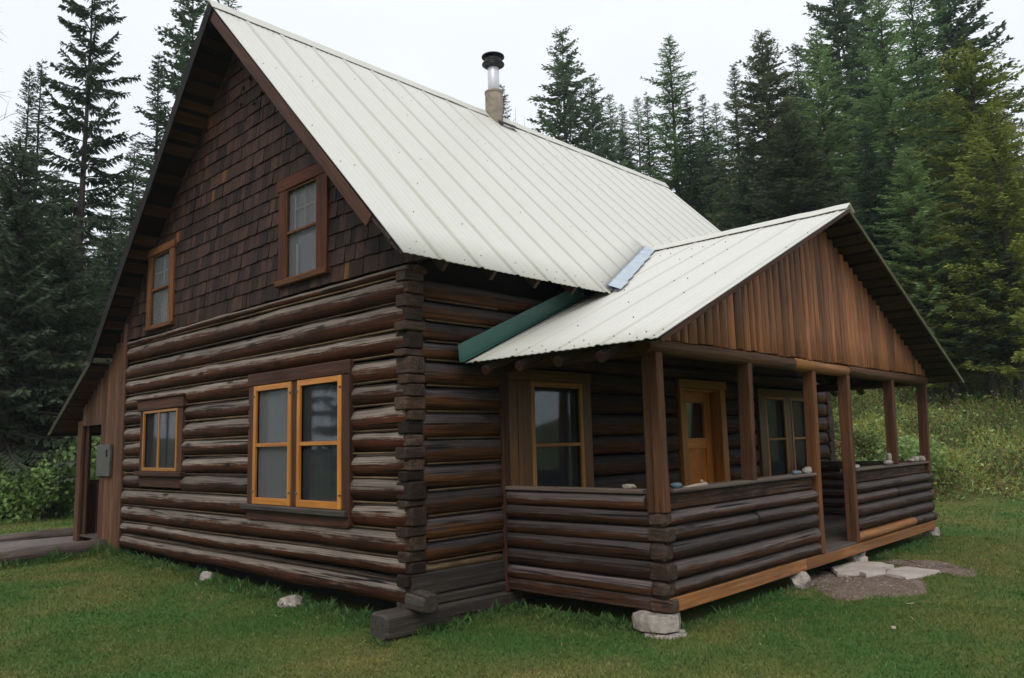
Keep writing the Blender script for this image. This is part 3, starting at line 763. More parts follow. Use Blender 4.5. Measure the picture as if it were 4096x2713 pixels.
# porch-side windows and door
T = TS
mb = MB()
lbox(mb, T, 1.20, 2.505, -.02, .045, 2.262, 2.375, ch=.005, axis='a'); lbox(mb, T, 1.33, 1.52, -.02, .038, .75, 2.26, axis='z'); lbox(mb, T, 1.205, 1.325, -.02, .03, .45, 2.26, axis='z'); lbox(mb, T, 2.352, 2.495, -.02, .038, .75, 2.26, axis='z'); lbox(mb, T, 1.33, 2.5, -.02, .06, .68, .748, axis='a')
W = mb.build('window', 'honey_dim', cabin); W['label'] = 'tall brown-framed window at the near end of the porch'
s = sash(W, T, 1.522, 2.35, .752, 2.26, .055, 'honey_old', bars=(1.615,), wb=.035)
pane(W, T, 1.57, 2.30, .8, 2.21, -.004, 'screen_thin', 'insect_screen', .002); pane(W, T, 1.57, 2.30, .8, 2.21, -.028)
curtain(W, T, 1.58, 1.82, .8, 2.2, -.10, 'curtain_dark'); curtain(W, T, 2.08, 2.29, .8, 2.2, -.10, 'curtain_dark'); recess(W, T, 1.53, 2.34, .77, 2.24)
mb = MB()
lbox(mb, T, 6.43, 8.385, -.02, .045, 2.235, 2.345, ch=.005, axis='a'); lbox(mb, T, 6.45, 6.655, -.02, .038, .75, 2.233, axis='z'); lbox(mb, T, 8.235, 8.38, -.02, .038, .75, 2.233, axis='z'); lbox(mb, T, 7.33, 7.52, -.02, .03, .75, 2.233, axis='z'); lbox(mb, T, 6.43, 8.4, -.02, .06, .68, .748, axis='a')
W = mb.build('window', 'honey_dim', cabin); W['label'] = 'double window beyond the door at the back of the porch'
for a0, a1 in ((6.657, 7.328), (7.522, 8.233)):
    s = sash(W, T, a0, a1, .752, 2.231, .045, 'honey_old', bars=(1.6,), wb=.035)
    pane(W, T, a0+.04, a1-.04, .8, 2.19, -.004, 'screen_thin', 'insect_screen', .002); pane(W, T, a0+.04, a1-.04, .8, 2.19, -.028)
    curtain(W, T, a0+.05, a1-.05, .8, 2.2, -.10, 'curtain_dark')
recess(W, T, 6.66, 8.23, .77, 2.22)
mb = MB()
lbox(mb, T, 4.295, 5.505, -.02, .05, 2.285, 2.395, ch=.005, axis='a'); lbox(mb, T, 4.32, 4.452, -.02, .04, .42, 2.283, axis='z'); lbox(mb, T, 5.338, 5.475, -.02, .04, .42, 2.283, axis='z')
lbox(mb, T, 5.335, 5.362, -.17, -.022, .42, 2.283, axis='z'); lbox(mb, T, 4.425, 4.452, -.17, -.022, .42, 2.283, axis='z'); lbox(mb, T, 4.425, 5.36, -.17, -.022, 2.256, 2.283, axis='a')
D = mb.build('door_frame', 'honey_old', cabin)
mb = MB()
o0, o1 = -.165, -.125
lbox(mb, T, 4.454, 4.60, o0, o1, .43, 2.254, axis='z'); lbox(mb, T, 5.178, 5.333, o0, o1, .43, 2.254, axis='z')
for z0, z1 in ((.43, .66), (1.505, 1.645), (2.112, 2.254)): lbox(mb, T, 4.601, 5.177, o0, o1-.001, z0, z1, axis='a')
dr = mb.build('door', 'door', D); dr['label'] = 'honey-coloured wooden door with one glass light'
mb = MB(); lbox(mb, T, 4.595, 5.182, o0, o1-.018, .655, 1.51, axis='z'); mb.build('door_panel', 'door_panel', dr) if False else mb.build('panel', 'door_panel', D)
pane(D, T, 4.595, 5.182, 1.64, 2.116, o1-.02, 'glass'); mb = MB(); lbox(mb, T, 4.56, 5.2, o0-.03, o0-.004, 1.6, 2.14, ch=.001); mb.build('reveal', 'room', D)
mb = MB(); mb.sweep((-.13, 4.53, 1.42), (-.07, 4.53, 1.42), circprof(.025, 12), smooth=True); mb.build('door_knob', 'black_metal', D)
mb = MB(); lbox(mb, T, 1.115, 1.198, -.02, .035, .27, 2.42, axis='z', n=6, bend=.004); mb.build('corner_board', 'trim_dark', cabin)

# --- lean-to
mb = MB()
x = -6.50
while x > -7.36:
    w = random.uniform(.11, .17); x0 = max(x-w, -7.372)
    zt_ = ztop((x+x0)/2)-.12
    if x0 > -7.38: mb.box(x0+.004, x, -.002, .024+random.uniform(-.004, .004), .28+random.uniform(0, .03), min(ztop(x0), ztop(x))-.09, tint=random.random(), axis='z', n=3)
    x = x0
while x > -8.2:
    w = random.uniform(.11, .15); x0 = max(x-w, -8.2)
    mb.box(x0+.004, x, -.002, .024+random.uniform(-.004, .004), 2.08, min(ztop(x0), ztop(x))-.09, tint=random.random(), axis='z', n=2)
    x = x0
lt = mb.build('board_wall', 'plank', cabin); lt['label'] = 'vertical brown board wall of the lean-to with an open doorway'
mb = MB(); mb.box(-8.37, -8.19, -.01, .03, .3, 2.16, tint=.5, axis='z'); mb.box(-8.33, -8.21, .032, .15, .3, 2.2, tint=.3, axis='z'); mb.box(-8.19, -8.09, .06, .085, .4, 2.08, tint=.1, axis='z'); mb.build('post', 'plank', lt)
mb = MB(); mb.box(-6.51, -6.40, -.04, -.004, .25, 3.5, tint=.55, axis='z', n=4); mb.build('corner_board', 'plank', lt)
mb = MB()
y = .16
while y < 9.0:
    mb.box(-8.35, -8.325, y, y+.14, .3, 1.18 if y < 3.3 else 2.2, tint=random.random()*.5, axis='z'); y += .146
mb.box(-8.38, -8.30, .16, 3.4, 1.182, 1.23, tint=.2)
x = -8.35
while x < -6.6: mb.box(x, x+.14, 3.45, 3.475, .3, min(ztop(x), ztop(x+.14))-.1, tint=random.random()*.4, axis='z'); x += .146
mb.build('board_wall', 'plank', cabin)['label'] = 'low side wall and back wall of the lean-to'
mb = MB()
y = .03
while y < 3.4: mb.box(-8.3, -6.5, y, y+.14, .37, .405, tint=random.random()); y += .146
mb.build('lean_to_floor', 'deck', cabin)
mb = MB(); mb.box(-7.37, -6.84, -.05, -.006, 1.31, 1.775, ch=.008); bx = mb.build('metal_box', 'box_metal', cabin)
bx['label'] = 'flat grey metal box on the lean-to wall'
mb = MB(); mb.box(-6.98, -6.94, -.065, -.051, 1.60, 1.70, ch=.004); mb.build('latch', 'black_metal', bx)

# --- porch
P = 1.8; Y1, Y2 = 1.12, 8.09
ZP = [.279, .395, .519, .669, .82, .946, 1.065, 1.205]
mb = MB(); en = MB()
for i in range(1, 6):                     # front logs
    zc = (ZP[i]+ZP[i+1])/2; h = (ZP[i+1]-ZP[i])/2
    for (a, b) in ((1.22, 4.08), (5.19, 8.03)):
        cut = None
        if a < 2 and i in (4, ): cut = 2.72
        if a > 5 and i in (1, 4): cut = 7.25 if i == 1 else 6.6
        segs = [(a, b)] if cut is None else [(a, cut-.002), (cut+.002, b)]
        for q, (c, d) in enumerate(segs):
            t = random.uniform(.1, .9); mi = 0
            if a > 5 and i == 1 and q == 0: mi = 1
            mb.sweep((P-.065, c, zc), (P-.065, d, zc), circprof(.078, 14, .95, h*.985), n=max(3, int((d-c)/.15)), r0=random.uniform(.95, 1.04), r1=random.uniform(.95, 1.04), wob=.05, bend=.01, tint=t, smooth=True, chin=.012, mi=mi)
mb.sweep((P-.085, 1.24, 1.135), (P-.085, 4.08, 1.135), rectprof(.07, .135, .03), n=12, wob=.04, tint=.5); mb.sweep((P-.085, 5.19, 1.13), (P-.085, 8.03, 1.13), rectprof(.07, .135, .03), n=12, wob=.04, tint=.4)
mb.box(P-.125, P-.10, 1.24, 4.08, .40, 1.2, tint=.1, axis='y'); mb.box(P-.125, P-.10, 5.19, 8.03, .40, 1.2, tint=.1, axis='y')
pw = mb.build('porch_wall', ['log_porch', 'sill_new'], cabin); pw['label'] = 'low front wall of round dark logs with a gap for the step'
mb = MB()
for i in range(1, 6):
    zc = (ZP[i]+ZP[i+1])/2; h = (ZP[i+1]-ZP[i])/2
    xe = P-.16
    if i == 4:
        mb.sweep((.03, Y1+.07, zc-.02), (xe, Y1+.07, zc-.005), circprof(.07, 12, .55, h*1.0), n=8, wob=.03, tint=.3, smooth=True, chin=.01)
        continue
    mb.sweep((.03, Y1+.07, zc), (xe, Y1+.07, zc), circprof(.072, 12, .6, h*1.0), n=10, wob=.03, bend=.006, tint=random.random(), smooth=True, chin=.01)
mb.sweep((.03, Y1+.075, 1.135), (P-.2, Y1+.075, 1.135), circprof(.07, 12, .7, .068), n=6, wob=.03, tint=.9, smooth=True, chin=.01)
mb.sweep((.03, Y1+.065, .337), (P-.16, Y1+.065, .337), rectprof(.08, .112, .01), n=5, wob=.02, tint=.5)
mb.box(.03, P-.18, Y1+.075, Y1+.125, .40, 1.2, tint=.1)
pw2 = mb.build('porch_wall', 'log_porch', cabin); pw2['label'] = 'low near-side porch wall of flat-faced logs'
mb = MB()
for i in range(1, 7):
    zc = (ZP[i]+ZP[i+1])/2; mb.sweep((.03, Y2-.06, zc), (P-.1, Y2-.06, zc), circprof(.07, 10, .8, (ZP[i+1]-ZP[i])/2), n=6, wob=.03, smooth=True)
mb.box(.03, P-.1, Y2-.13, Y2, 1.207, 1.235)
mb.build('porch_wall', 'log_porch', cabin)['label'] = 'low far-side porch wall'
mb = MB()
for i in range(0, 6):                     # corner notches
    z0, z1 = ZP[i], ZP[i+1]; zc = (z0+z1)/2
    t = random.random()
    if i % 2: mb.box(P-.17, P-.005, Y1-.012, Y1+.13, z0+.003, z1-.003, ch=.03, tint=t)
    else: mb.box(P-.19, P+.012, Y1+.004, Y1+.14, z0+.003, z1-.003, ch=.018, tint=t)
mb.build('corner_joint', 'log_end', pw); mb = MB()
for i in range(1, 6):
    z0, z1 = ZP[i], ZP[i+1]; mb.box(P-.15, P+.005+.02*(i % 2), 8.0, 8.1+.03*(i % 2), z0+.004, z1-.004, ch=.03, tint=random.random())
mb.build('corner_joint', 'log_end', pw)
mb = MB(); mb.sweep((P-.085, 1.28, 1.222), (P-.085, 4.10, 1.228), rectprof(.17, .032, .006), n=8, bend=.004, tint=.5); mb.build('rail_cap', 'railcap', pw)
mb = MB(); mb.sweep((P-.085, 5.17, 1.222), (P-.085, 8.06, 1.215), rectprof(.17, .032, .006), n=8, bend=.004, tint=.4); mb.build('rail_cap', 'railcap', pw)
mb = MB(); mb.sweep((.03, Y1+.07, 1.222), (P-.2, Y1+.07, 1.222), rectprof(.15, .034, .006), n=4, tint=.7); mb.build('rail_cap', 'railcap', pw2)
mb = MB(); mb.sweep((P-.03, 1.16, .337), (P-.03, 3.7, .337), rectprof(.05, .114, .006), n=10, bend=.004, tint=.65); mb.build('sill_beam', 'sill_new', cabin)['label'] = 'fresh orange plank along the porch base'
mb = MB(); mb.sweep((P-.032, 3.702, .335), (P-.032, 8.06, .335), rectprof(.05, .112, .006), n=14, bend=.004, tint=.35); mb.build('sill_beam', 'sill_new', cabin)['label'] = 'greyer plank along the far half of the porch base'
mb = MB(); x = .03
while x < P-.2: mb.box(x, x+.135, 1.2, 8.0, .375, .41, tint=random.random(), axis='y'); x += .14
mb.box(P-.17, P-.01, 4.18, 5.1, .372, .414, tint=.7, axis='y')
mb.build('porch_floor', 'deck', cabin)
posts = [(1.115, 1.215, 1.115, 1.215, .135, 1.06, .55), (2.645, 2.73, 2.69, 2.775, .12, 1.238, .4), (4.09, 4.175, 4.19, 4.29, .12, .395, .8), (5.09, 5.18, 5.17, 5.27, .12, .395, .55), (6.66, 6.75, 6.75, 6.84, .12, 1.235, .3), (8.0, 8.085, 8.18, 8.27, .12, 1.06, .3)]
for i, (a, b, c, d, w, zb, t) in enumerate(posts):
    mb = MB(); mb.sweep((P-w/2, (a+b)/2, zb), (P-w/2, (c+d)/2, 2.355), rectprof(b-a, w, .006), up=(1, 0, 0), n=8, bend=.006, tint=t)
    if i == 0:
        mb.sweep((P-.115, 1.105, zb), (P-.11, 1.107, 2.33), rectprof(.022, .06, .004), up=(1, 0, 0), n=3, tint=.15)
    mb.build('porch_post', 'trim_brown' if i == 2 else 'post', cabin)
mb = MB()
for a, b, t, mi in ((1.02, 3.75, .2, 0), (3.752, 5.25, .6, 1), (5.252, 8.3, .15, 0)):
    mb.sweep((P-.06, a, 2.41), (P-.06, b, 2.405-.02*(b-a)/7), circprof(.082, 14, .9, .068), n=max(4, int((b-a)/.2)), wob=.06, bend=.008, tint=t, smooth=True, mi=mi)
mb.sweep((.0, Y1+.07, 2.40), (P-.1, Y1+.07, 2.41), circprof(.07, 12, 1, .065), n=6, wob=.05, tint=.1, smooth=True)
mb.sweep((.0, Y2+.07, 2.38), (P-.1, Y2+.07, 2.39), circprof(.07, 12, 1, .065), n=6, wob=.05, tint=.1, smooth=True)
mb.build('porch_beam', ['beam_log', 'sill_new'], cabin)
mb = MB(); y = 1.05
while y < 8.28:                           # half-round slabs of the porch gable
    w = random.uniform(.125, .165); yc = y+w/2; zt_ = min(zp(y), zp(y+w))-.05
    if zt_ > 2.5:
        z0 = 2.468+random.uniform(-.012, .008)
        pr = [(w*.5*math.cos(a), .052*math.sin(a)**.8) for a in [math.pi*k/8 for k in range(9)]]+[(-w*.5, -.02), (w*.5, -.02)]
        mb.sweep((P-.03, yc, z0), (P-.03, yc, zt_), [(-q[0], q[1]) for q in pr], up=(1, 0, 0), n=max(2, int((zt_-z0)/.25)), wob=.05, bend=.004, tint=random.random(), smooth=True, chin=.004)
    y += w
mb.poly([(P-.06, 1.1, 2.45), (P-.06, 8.2, 2.45), (P-.06, YR, zp(YR)-.06)], (-.02, 0, 0))
mb.build('gable_boarding', 'slab', cabin)['label'] = 'orange-brown half-round slabs filling the porch gable'
# porch roof
RH[:] = [.012, .024, .45, 1]
mb = MB(); nn = Vector((0, -MP, 1)).normalized(); nf = Vector((0, MP, 1)).normalized()
cl_, cr_ = [], []
for x in frange(XI+.01, XF, .0127):
    yn = yval(x)+.0 if x < .12 else YR-PH
    if x >= .12: yn += .01*mnoise.noise((x*2, 1, 1))
    cl_.append((x+.2, (x, YR, ZPR), (x, yn, zp(yn)), nn)); yf = 2*YR-yn
    cr_.append((x+.2, (x, YR, ZPR), (x, yf, zp(yf)), nf))
sheet(mb, cl_, 8); sheet(mb, cr_, 6)
for dd in (.06, .2, .75, 1.4, 2.05, 2.7, 3.3, 3.9):
    for x in frange(XI+.2, XF-.06, .1524):
        if random.random() < (.35 if dd < .3 else .74): continue
        y = YR-PH+dd*.914
        if x < .2 and y < yval(x)+.1: continue
        if x < EX+.05 and y < 2.5: continue
        c = Vector((x, y, zp(y))); mb.sweep(c, c+nn*.012, circprof(.0055, 6), mi=1, chin=0, up=(1, 0, 0))
pr_ = mb.build('porch_roof', ['roof', 'screw'], cabin); pr_['label'] = 'lower off-white metal roof over the porch'
mb = MB(); c_, s_ = 1/math.hypot(1, MP), MP/math.hypot(1, MP)
capstrip(mb, (XI+.0, YR, ZPR+.03), (XF+.01, YR, ZPR+.03), (0, -c_, -s_), (0, c_, -s_), .13, (0, 0, 1), 30, .01); mb.build('ridge_cap', 'roof', pr_)
mb = MB()
for sgn, n_ in ((-1, nn), (1, nf)):
    e = YR+sgn*(PH-.04); q = [Vector((.13, YR, ZPR)), Vector((XF-.01, YR, ZPR)), Vector((XF-.01, e, zp(e))), Vector((.13, e, zp(e)))]
    mb.poly([p-n_*.012 for p in q], -n_*.012)
    q = [Vector((XI+.2, YR, ZPR)), Vector((.12, YR, ZPR)), Vector((.12, YR+sgn*(YR-yval(.12)), zrr(.12)))]
    mb.poly([p-n_*.014 for p in q], -n_*.012)
mb.build('underlay', 'felt', pr_)
mb = MB(); d = .1
LP = math.hypot(PH, ZPR-ZPE)
while d < LP-.05:
    w = random.uniform(.13, .18)
    for sgn, n_ in ((-1, nn), (1, nf)):
        y = YR+sgn*d*c_; c = Vector((0, y, zp(y)))-n_*.042
        mb.sweep((.14, c.y, c.z), (XF-.03, c.y, c.z), rectprof(w, .026, .003), up=n_, tint=random.random())
    d += w+random.uniform(.03, .06)
mb.build('sheathing', 'sheath_porch', pr_)
for sgn, n_ in ((-1, nn), (1, nf)):
    for xx in (.30, .72, 1.16, 1.6):
        mb = MB(); e = YR+sgn*(PH-.03); mb.sweep(Vector((xx, YR, ZPR))-n_*.105, Vector((xx, e, zp(e)))-n_*.105, circprof(.05, 12), n=8, wob=.04, smooth=True, chin=.008)
        mb.build('rafter', 'log_inner', pr_)
mb = MB(); e = YR+PH-.0
mb.sweep(Vector((XF-.012, YR+.02, ZPR))-nf*.028, Vector((XF-.012, e, zp(e)))-nf*.028, rectprof(.024, .042, .004), up=nf, n=8, bend=.006, tint=.5); mb.build('barge_board', 'verge_green', pr_)
mb = MB(); e = YR-PH
mb.sweep(Vector((XF-.014, YR-.02, ZPR))-nn*.034, Vector((XF-.014, e+.05, zp(e+.05)))-nn*.034, rectprof(.022, .04, .004), up=nn, n=8, bend=.006, tint=.2); mb.build('barge_board', 'trim_dark', pr_)
mb = MB()                                 # green flashing against the wall
a = Vector((.105, .50, zp(.50))); b = Vector((.105, 2.36, zp(2.36)))
mb.poly([a+Vector((0, 0, .025)), b+Vector((0, 0, .025)), b+Vector((0, 0, .19)), a+Vector((0, -.02, .185))], (-.006, 0, 0))
mb.poly([a+Vector((.001, 0, .034)), b+Vector((.001, 0, .034)), b+Vector((.05, 0, .03)), a+Vector((.05, 0, .03))], (0, 0, -.005))
mb.build('flashing', 'flash_green', pr_)['label'] = 'dark green sheet flashing along the wall'
mb = MB()                                 # valley flashing
n = 16; base = len(mb.v)
for i in range(n+1):
    f = i/n; x = XI+(EX-XI)*f; y = YR+(2.40-YR)*f
    w = .115+.05*mnoise.noise((i*.9, 1, 1)); j = .006*mnoise.noise((i*.8, 5, 5))
    for dx, h in ((-.05, .055), (0, .032+j), (w, .03+j), (w, .026), (-.05, .045)):
        mb.v.append(Vector((x+dx, y, zp(y)))+nn*h+(Vector((0, 0, .05)) if dx < 0 else Vector((0, 0, 0)))); mb.gc.append((f, dx, 0)); mb.t.append(.5)
for i in range(n):
    for j in range(5):
        j2 = (j+1) % 5; mb.f.append((base+i*5+j, base+i*5+j2, base+i*5+5+j2, base+i*5+5+j)); mb.sm.append(False); mb.mi.append(0)
mb.build('flashing', 'flash_blue', pr_)['label'] = 'shiny bluish valley flashing between the two roofs'
# ------------------------------------------------------------------ stones, small things
def rock(name, mat, loc, size, seed, label, cat, group=None, flat=.0, rot=0., sub=3, rough=.13, rest=None):
    big = name == 'foundation_stone'
    if big: sub = 4
    bm = bmesh.new(); bmesh.ops.create_icosphere(bm, subdivisions=sub, radius=1)
    for v in bm.verts:
        p = v.co.copy(); n = mnoise.noise(p*1.3+Vector((seed*7.1, 0, 0)))*rough*1.6+mnoise.noise(p*3.1+Vector((0, seed*3.3, 0)))*rough*.7
        q = Vector([math.copysign(abs(c)**(1-flat*.6), c) for c in p])
        v.co = q*(1+n)
        if big:
            for ci in range(9):          # broken facets
                r_ = random.Random(seed*31+ci); nn_ = Vector((r_.gauss(0, 1), r_.gauss(0, 1), r_.gauss(0, .9))).normalized(); dd = r_.uniform(.55, .85); k_ = v.co.dot(nn_)
                if k_ > dd: v.co -= nn_*(k_-dd)*.9
            v.co += v.co.normalized()*(.035*mnoise.noise(p*7+Vector((seed, 0, 0)))+.02*mnoise.noise(p*17))
        v.co.z = max(-.78, min(.82, v.co.z+.06*mnoise.noise(p*5)))
    for v in bm.verts: v.co = Vector((v.co.x*size[0]/2, v.co.y*size[1]/2, (v.co.z+.78)*size[2]/1.6))
    me = bpy.data.meshes.new(name); bm.to_mesh(me); bm.free(); me.materials.append(M[mat])
    for p in me.polygons: p.use_smooth = not big
    o = link(name, me, None, loc); o.rotation_euler = (0, 0, rot); tag(o, label, cat, group); return o
G = 'stones propping up the cabin'
STK = ((1.69, 1.21, .03), 'lower pale stone of the pair under the near porch corner')
STK2 = 'upper pale stone of the pair under the near porch corner'
rock('foundation_stone', 'stone', (1.78, 3.50, .03), (.24, .22, .26), 3, 'upright pale stone under the porch beam left of the flagstones', 'stone', G, .3, .5)
rock('foundation_stone', 'stone', (1.78, 3.30, .02), (.2, .3, .12), 4, 'low pale stone lying against the upright porch stone', 'stone', G, .3, 1.1)
rock('foundation_stone', 'stone', (1.70, 5.35, .05), (.3, .34, .13), 5, 'bottom stone of the leaning pile behind the flagstones', 'stone', G, .4, .2)
rock('foundation_stone', 'stone', (1.69, 5.28, .16), (.26, .26, .09), 6, 'middle stone of the leaning pile behind the flagstones', 'stone', G, .4, .9)
o = rock('foundation_stone', 'stone', (1.72, 5.40, .22), (.1, .3, .09), 7, 'tilted top stone of the pile behind the flagstones', 'stone', G, .6, .4); o.rotation_euler = (.45, .1, .3)
rock('foundation_stone', 'stone', (1.72, 8.10, .12), (.24, .24, .17), 8, 'pale stone under the far porch corner', 'stone', G, .4, .2)
rock('foundation_stone', 'stone', (-1.86, -.03, .03), (.34, .28, .17), 9, 'pinkish stone under the bottom log below the double window', 'stone', G, .4, .4)
rock('foundation_stone', 'stone', (-3.76, .02, .1), (.22, .22, .16), 10, 'small grey stone under the middle of the end wall', 'stone', G, .4, .4)
rock('loose_stone', 'stone_grey', (2.03, 3.9, .095), (.1, .08, .05), 11, 'small dark stone on the bare dirt left of the flagstones', 'stone', None, .2, .4, 2)
rock('loose_stone', 'stone_grey', (2.33, 4.05, .09), (.11, .06, .035), 12, 'flat brown stone on the bare dirt in front of the flagstones', 'stone', None, .2, 1.4, 2)
rock('loose_stone', 'stone_grey', (2.12, 3.62, .09), (.05, .05, .03), 13, 'pebble on the bare dirt near the upright porch stone', 'stone', None, .2, 1.4, 2)
def flag(pts, z0, th, label, name='flagstone', cat='flagstone', grp='flagstones at the porch step', mat='flagstone'):
    c = Vector((sum(p[0] for p in pts)/len(pts), sum(p[1] for p in pts)/len(pts), z0))
    bm = bmesh.new(); ring = []; n = 5
    P2 = []
    for i in range(len(pts)):
        a, b = Vector(pts[i]).to_2d(), Vector(pts[(i+1) % len(pts)]).to_2d()
        for k in range(n):
            p = a.lerp(b, k/n); q = mnoise.noise((p.x*5, p.y*5, 1)); P2.append(p+(p-c.to_2d()).normalized()*q*.03)
    rings = []
    for s, z in ((.97, 0), (1.0, th*.6), (.965, th*.97), (.7, th*1.03), (.35, th)):
        rings.append([bm.verts.new(((p.x-c.x)*s, (p.y-c.y)*s, z+.008*mnoise.noise((p.x*s*6, p.y*s*6, z*9)))) for p in P2])
    for r in range(len(rings)-1):
        for i in range(len(P2)): j = (i+1) % len(P2); bm.faces.new((rings[r][i], rings[r][j], rings[r+1][j], rings[r+1][i]))
    bm.faces.new(rings[-1]); bm.faces.new(rings[0][::-1])
    me = bpy.data.meshes.new(name); bm.to_mesh(me); bm.free(); me.materials.append(M[mat])
    tag(link(name, me, None, c), label, cat, grp)
flag([(1.56, 1.06), (1.66, .97), (1.86, 1.03), (1.89, 1.2), (1.8, 1.34), (1.60, 1.3)], .02, .118, STK[1], 'foundation_stone', 'stone', G, 'stone')
flag([(1.48, 1.06), (1.6, 1.0), (1.80, 1.04), (1.84, 1.17), (1.78, 1.3), (1.52, 1.28)], .155, .12, STK2, 'foundation_stone', 'stone', G, 'stone')
flag([(1.67, 4.55), (1.72, 5.12), (1.98, 5.25), (2.17, 5.12), (2.14, 4.86), (2.24, 4.62), (2.14, 4.34), (2.03, 4.44), (1.86, 4.28)], .115, .075, 'larger pale flagstone nearest the porch step')
flag([(2.27, 4.52), (2.2, 4.9), (2.30, 5.12), (2.5, 5.03), (2.68, 5.02), (2.60, 4.62), (2.52, 4.36), (2.42, 4.46)], .135, .05, 'smaller pointed flagstone farther from the porch')
def sheetpoly(name, mat, pts, dz, kind='structure', sub=.12):
    """irregular ground sheet lying just above the ground"""
    xs = [p[0] for p in pts]; ys = [p[1] for p in pts]; bm = bmesh.new()
    vs = []; N = len(pts)
    P2 = []
    for i in range(N):
        a, b = Vector(pts[i]), Vector(pts[(i+1) % N]); m = max(1, int((b-a).length/.1))
        for k in range(m):
            p = a.lerp(b, k/m); P2.append(p+Vector((mnoise.noise((p.x*4, p.y*4, 0)), mnoise.noise((p.x*4, p.y*4, 7))))*.13+Vector((mnoise.noise((p.x*11, p.y*11, 2)), mnoise.noise((p.x*11, p.y*11, 5))))*.07)
    c = Vector((sum(p.x for p in P2)/len(P2), sum(p.y for p in P2)/len(P2)))
    rings = []
    for s, h in ((1.04, -.02), (1, dz), (.8, dz+.004), (.55, dz), (.3, dz), (.1, dz)):
        rings.append([bm.verts.new(((p.x-c.x)*s, (p.y-c.y)*s, float(gz(c.x+(p.x-c.x)*s, c.y+(p.y-c.y)*s))+h)) for p in P2])
    for r in range(len(rings)-1):
        for i in range(len(P2)): j = (i+1) % len(P2); bm.faces.new((rings[r][i], rings[r][j], rings[r+1][j], rings[r+1][i]))
    bm.faces.new(rings[-1])
    me = bpy.data.meshes.new(name); bm.to_mesh(me); bm.free(); me.materials.append(M[mat])
    for p in me.polygons: p.use_smooth = True
    return tag(link(name, me, None, (c.x, c.y, 0)), kind=kind), [tuple(p) for p in P2]
_, DIRT1 = sheetpoly('dirt_patch', 'dirt', [(1.62, 3.85), (1.95, 3.55), (2.25, 3.2), (2.5, 3.3), (2.75, 3.6), (2.88, 3.9), (2.72, 4.25), (2.6, 4.55), (2.4, 4.9), (2.0, 5.2), (1.5, 5.1)], .012)
_, DIRT2 = sheetpoly('dirt_patch', 'dirt', [(2.6, 4.98), (2.95, 4.85), (3.02, 5.0), (2.75, 5.5), (2.3, 5.85), (1.9, 5.75), (1.9, 5.4), (2.35, 5.3)], .012)
def pebbles():
    V, F = [], []; r_ = random.Random(4)
    bm = bmesh.new(); bmesh.ops.create_icosphere(bm, subdivisions=1, radius=1); base = [v.co.copy() for v in bm.verts]; bf = [[v.index for v in f.verts] for f in bm.faces]; bm.free()
    for P_, n in ((DIRT1, 170), (DIRT2, 50)):
        c = np.mean(P_, axis=0)
        for _ in range(n):
            p = P_[r_.randrange(len(P_))]; u = r_.random()**.6; x = c[0]+(p[0]-c[0])*u; y = c[1]+(p[1]-c[1])*u; s = r_.uniform(.004, .013); z = float(gz(x, y))+.012
            o = len(V); a, b = r_.uniform(.7, 1.6), r_.uniform(.5, .9)
            for q in base: V.append((x+q.x*s*a, y+q.y*s, z+q.z*s*b))
            F += [[i+o for i in f] for f in bf]
    me = npmesh('pebbles', np.array(V), np.array(F), M['stone_grey']); tag(link('pebbles', me, None, (0, 0, 0)), kind='stuff')
pebbles()
_, PATH = sheetpoly('gravel_path', 'gravel', [(-7.05, .05), (-7.1, -3), (-7.1, -7.5), (-9.5, -7.5), (-9.45, -3), (-9.35, .3)], .07)
mb = MB(); mb.sweep((-7.0, .02, .31), (-6.92, -7.5, .17), circprof(.115, 16), n=40, wob=.06, bend=.05, r0=.95, tint=.4, smooth=True, chin=.02)
tag(mb.build('border_log', 'bark_log'), 'long grey log lying along the near side of the gravel path', 'log', 'logs edging the gravel path')
mb = MB(); mb.sweep((-9.28, .35, .30), (-9.45, -7.5, .24), circprof(.10, 16), n=40, wob=.06, bend=.05, tint=.7, smooth=True, chin=.02)
tag(mb.build('border_log', 'bark_log'), 'grey log lying along the far side of the gravel path', 'log', 'logs edging the gravel path')
mb = MB(); mb.box(-6.72, -6.5, -.12, .1, .09, .245, ch=.015, tint=.9); tag(mb.build('wood_block', 'bark_log'), 'short wooden block under the lean-to corner post', 'block')
# things on the porch rail
zc = 1.238
def rs(seed, x, y, sx, sy, sz, mat, label, rot=0, z=zc): return rock('rail_stone', mat, (x, y, z), (sx*.82, sy*.82, sz*.82), seed, label, 'stone', 'stones laid on the porch rail', .1, rot, 3, .1)
o = rs(21, 1.73, 1.42, .11, .15, .055, 'stone_blue', 'blue-grey painted stone on the rail beside the corner post', .2)
rs(24, 1.74, 3.72, .10, .16, .055, 'stone_blue', 'grey stone with blue and pink paint near the left doorway post', .1)
rs(25, 1.70, 3.86, .09, .11, .045, 'stone_grey', 'small grey stone between the painted stone and the pale pair', .1)
rs(26, 1.74, 3.97, .11, .13, .07, 'stone_grey', 'pale rounded stone second from the left doorway post', .9)
rs(27, 1.72, 4.07, .10, .07, .085, 'stone_grey', 'upright rounded stone touching the left doorway post', .3)
rs(28, 1.76, 5.30, .10, .16, .04, 'stone_grey', 'flat pale stone just right of the doorway', .2)
rs(29, 1.70, 5.5, .08, .13, .05, 'stone_grey', 'narrow brown stone beside the flat stone right of the doorway', 1.)
rs(30, 1.76, 6.45, .13, .30, .07, 'stone_grey', 'flat stone leaning by the post right of the doorway', .1)
rs(31, 1.76, 6.50, .08, .12, .12, 'stone_grey', 'pointed stone standing on the flat one by the post', .4, zc+.05)
rs(33, 1.74, 7.42, .11, .20, .06, 'stone_grey', 'dark flat stone first of the group near the far corner', .5)
rs(34, 1.74, 7.62, .12, .13, .09, 'stone', 'pale upright stone in the middle of the far corner group', .3)
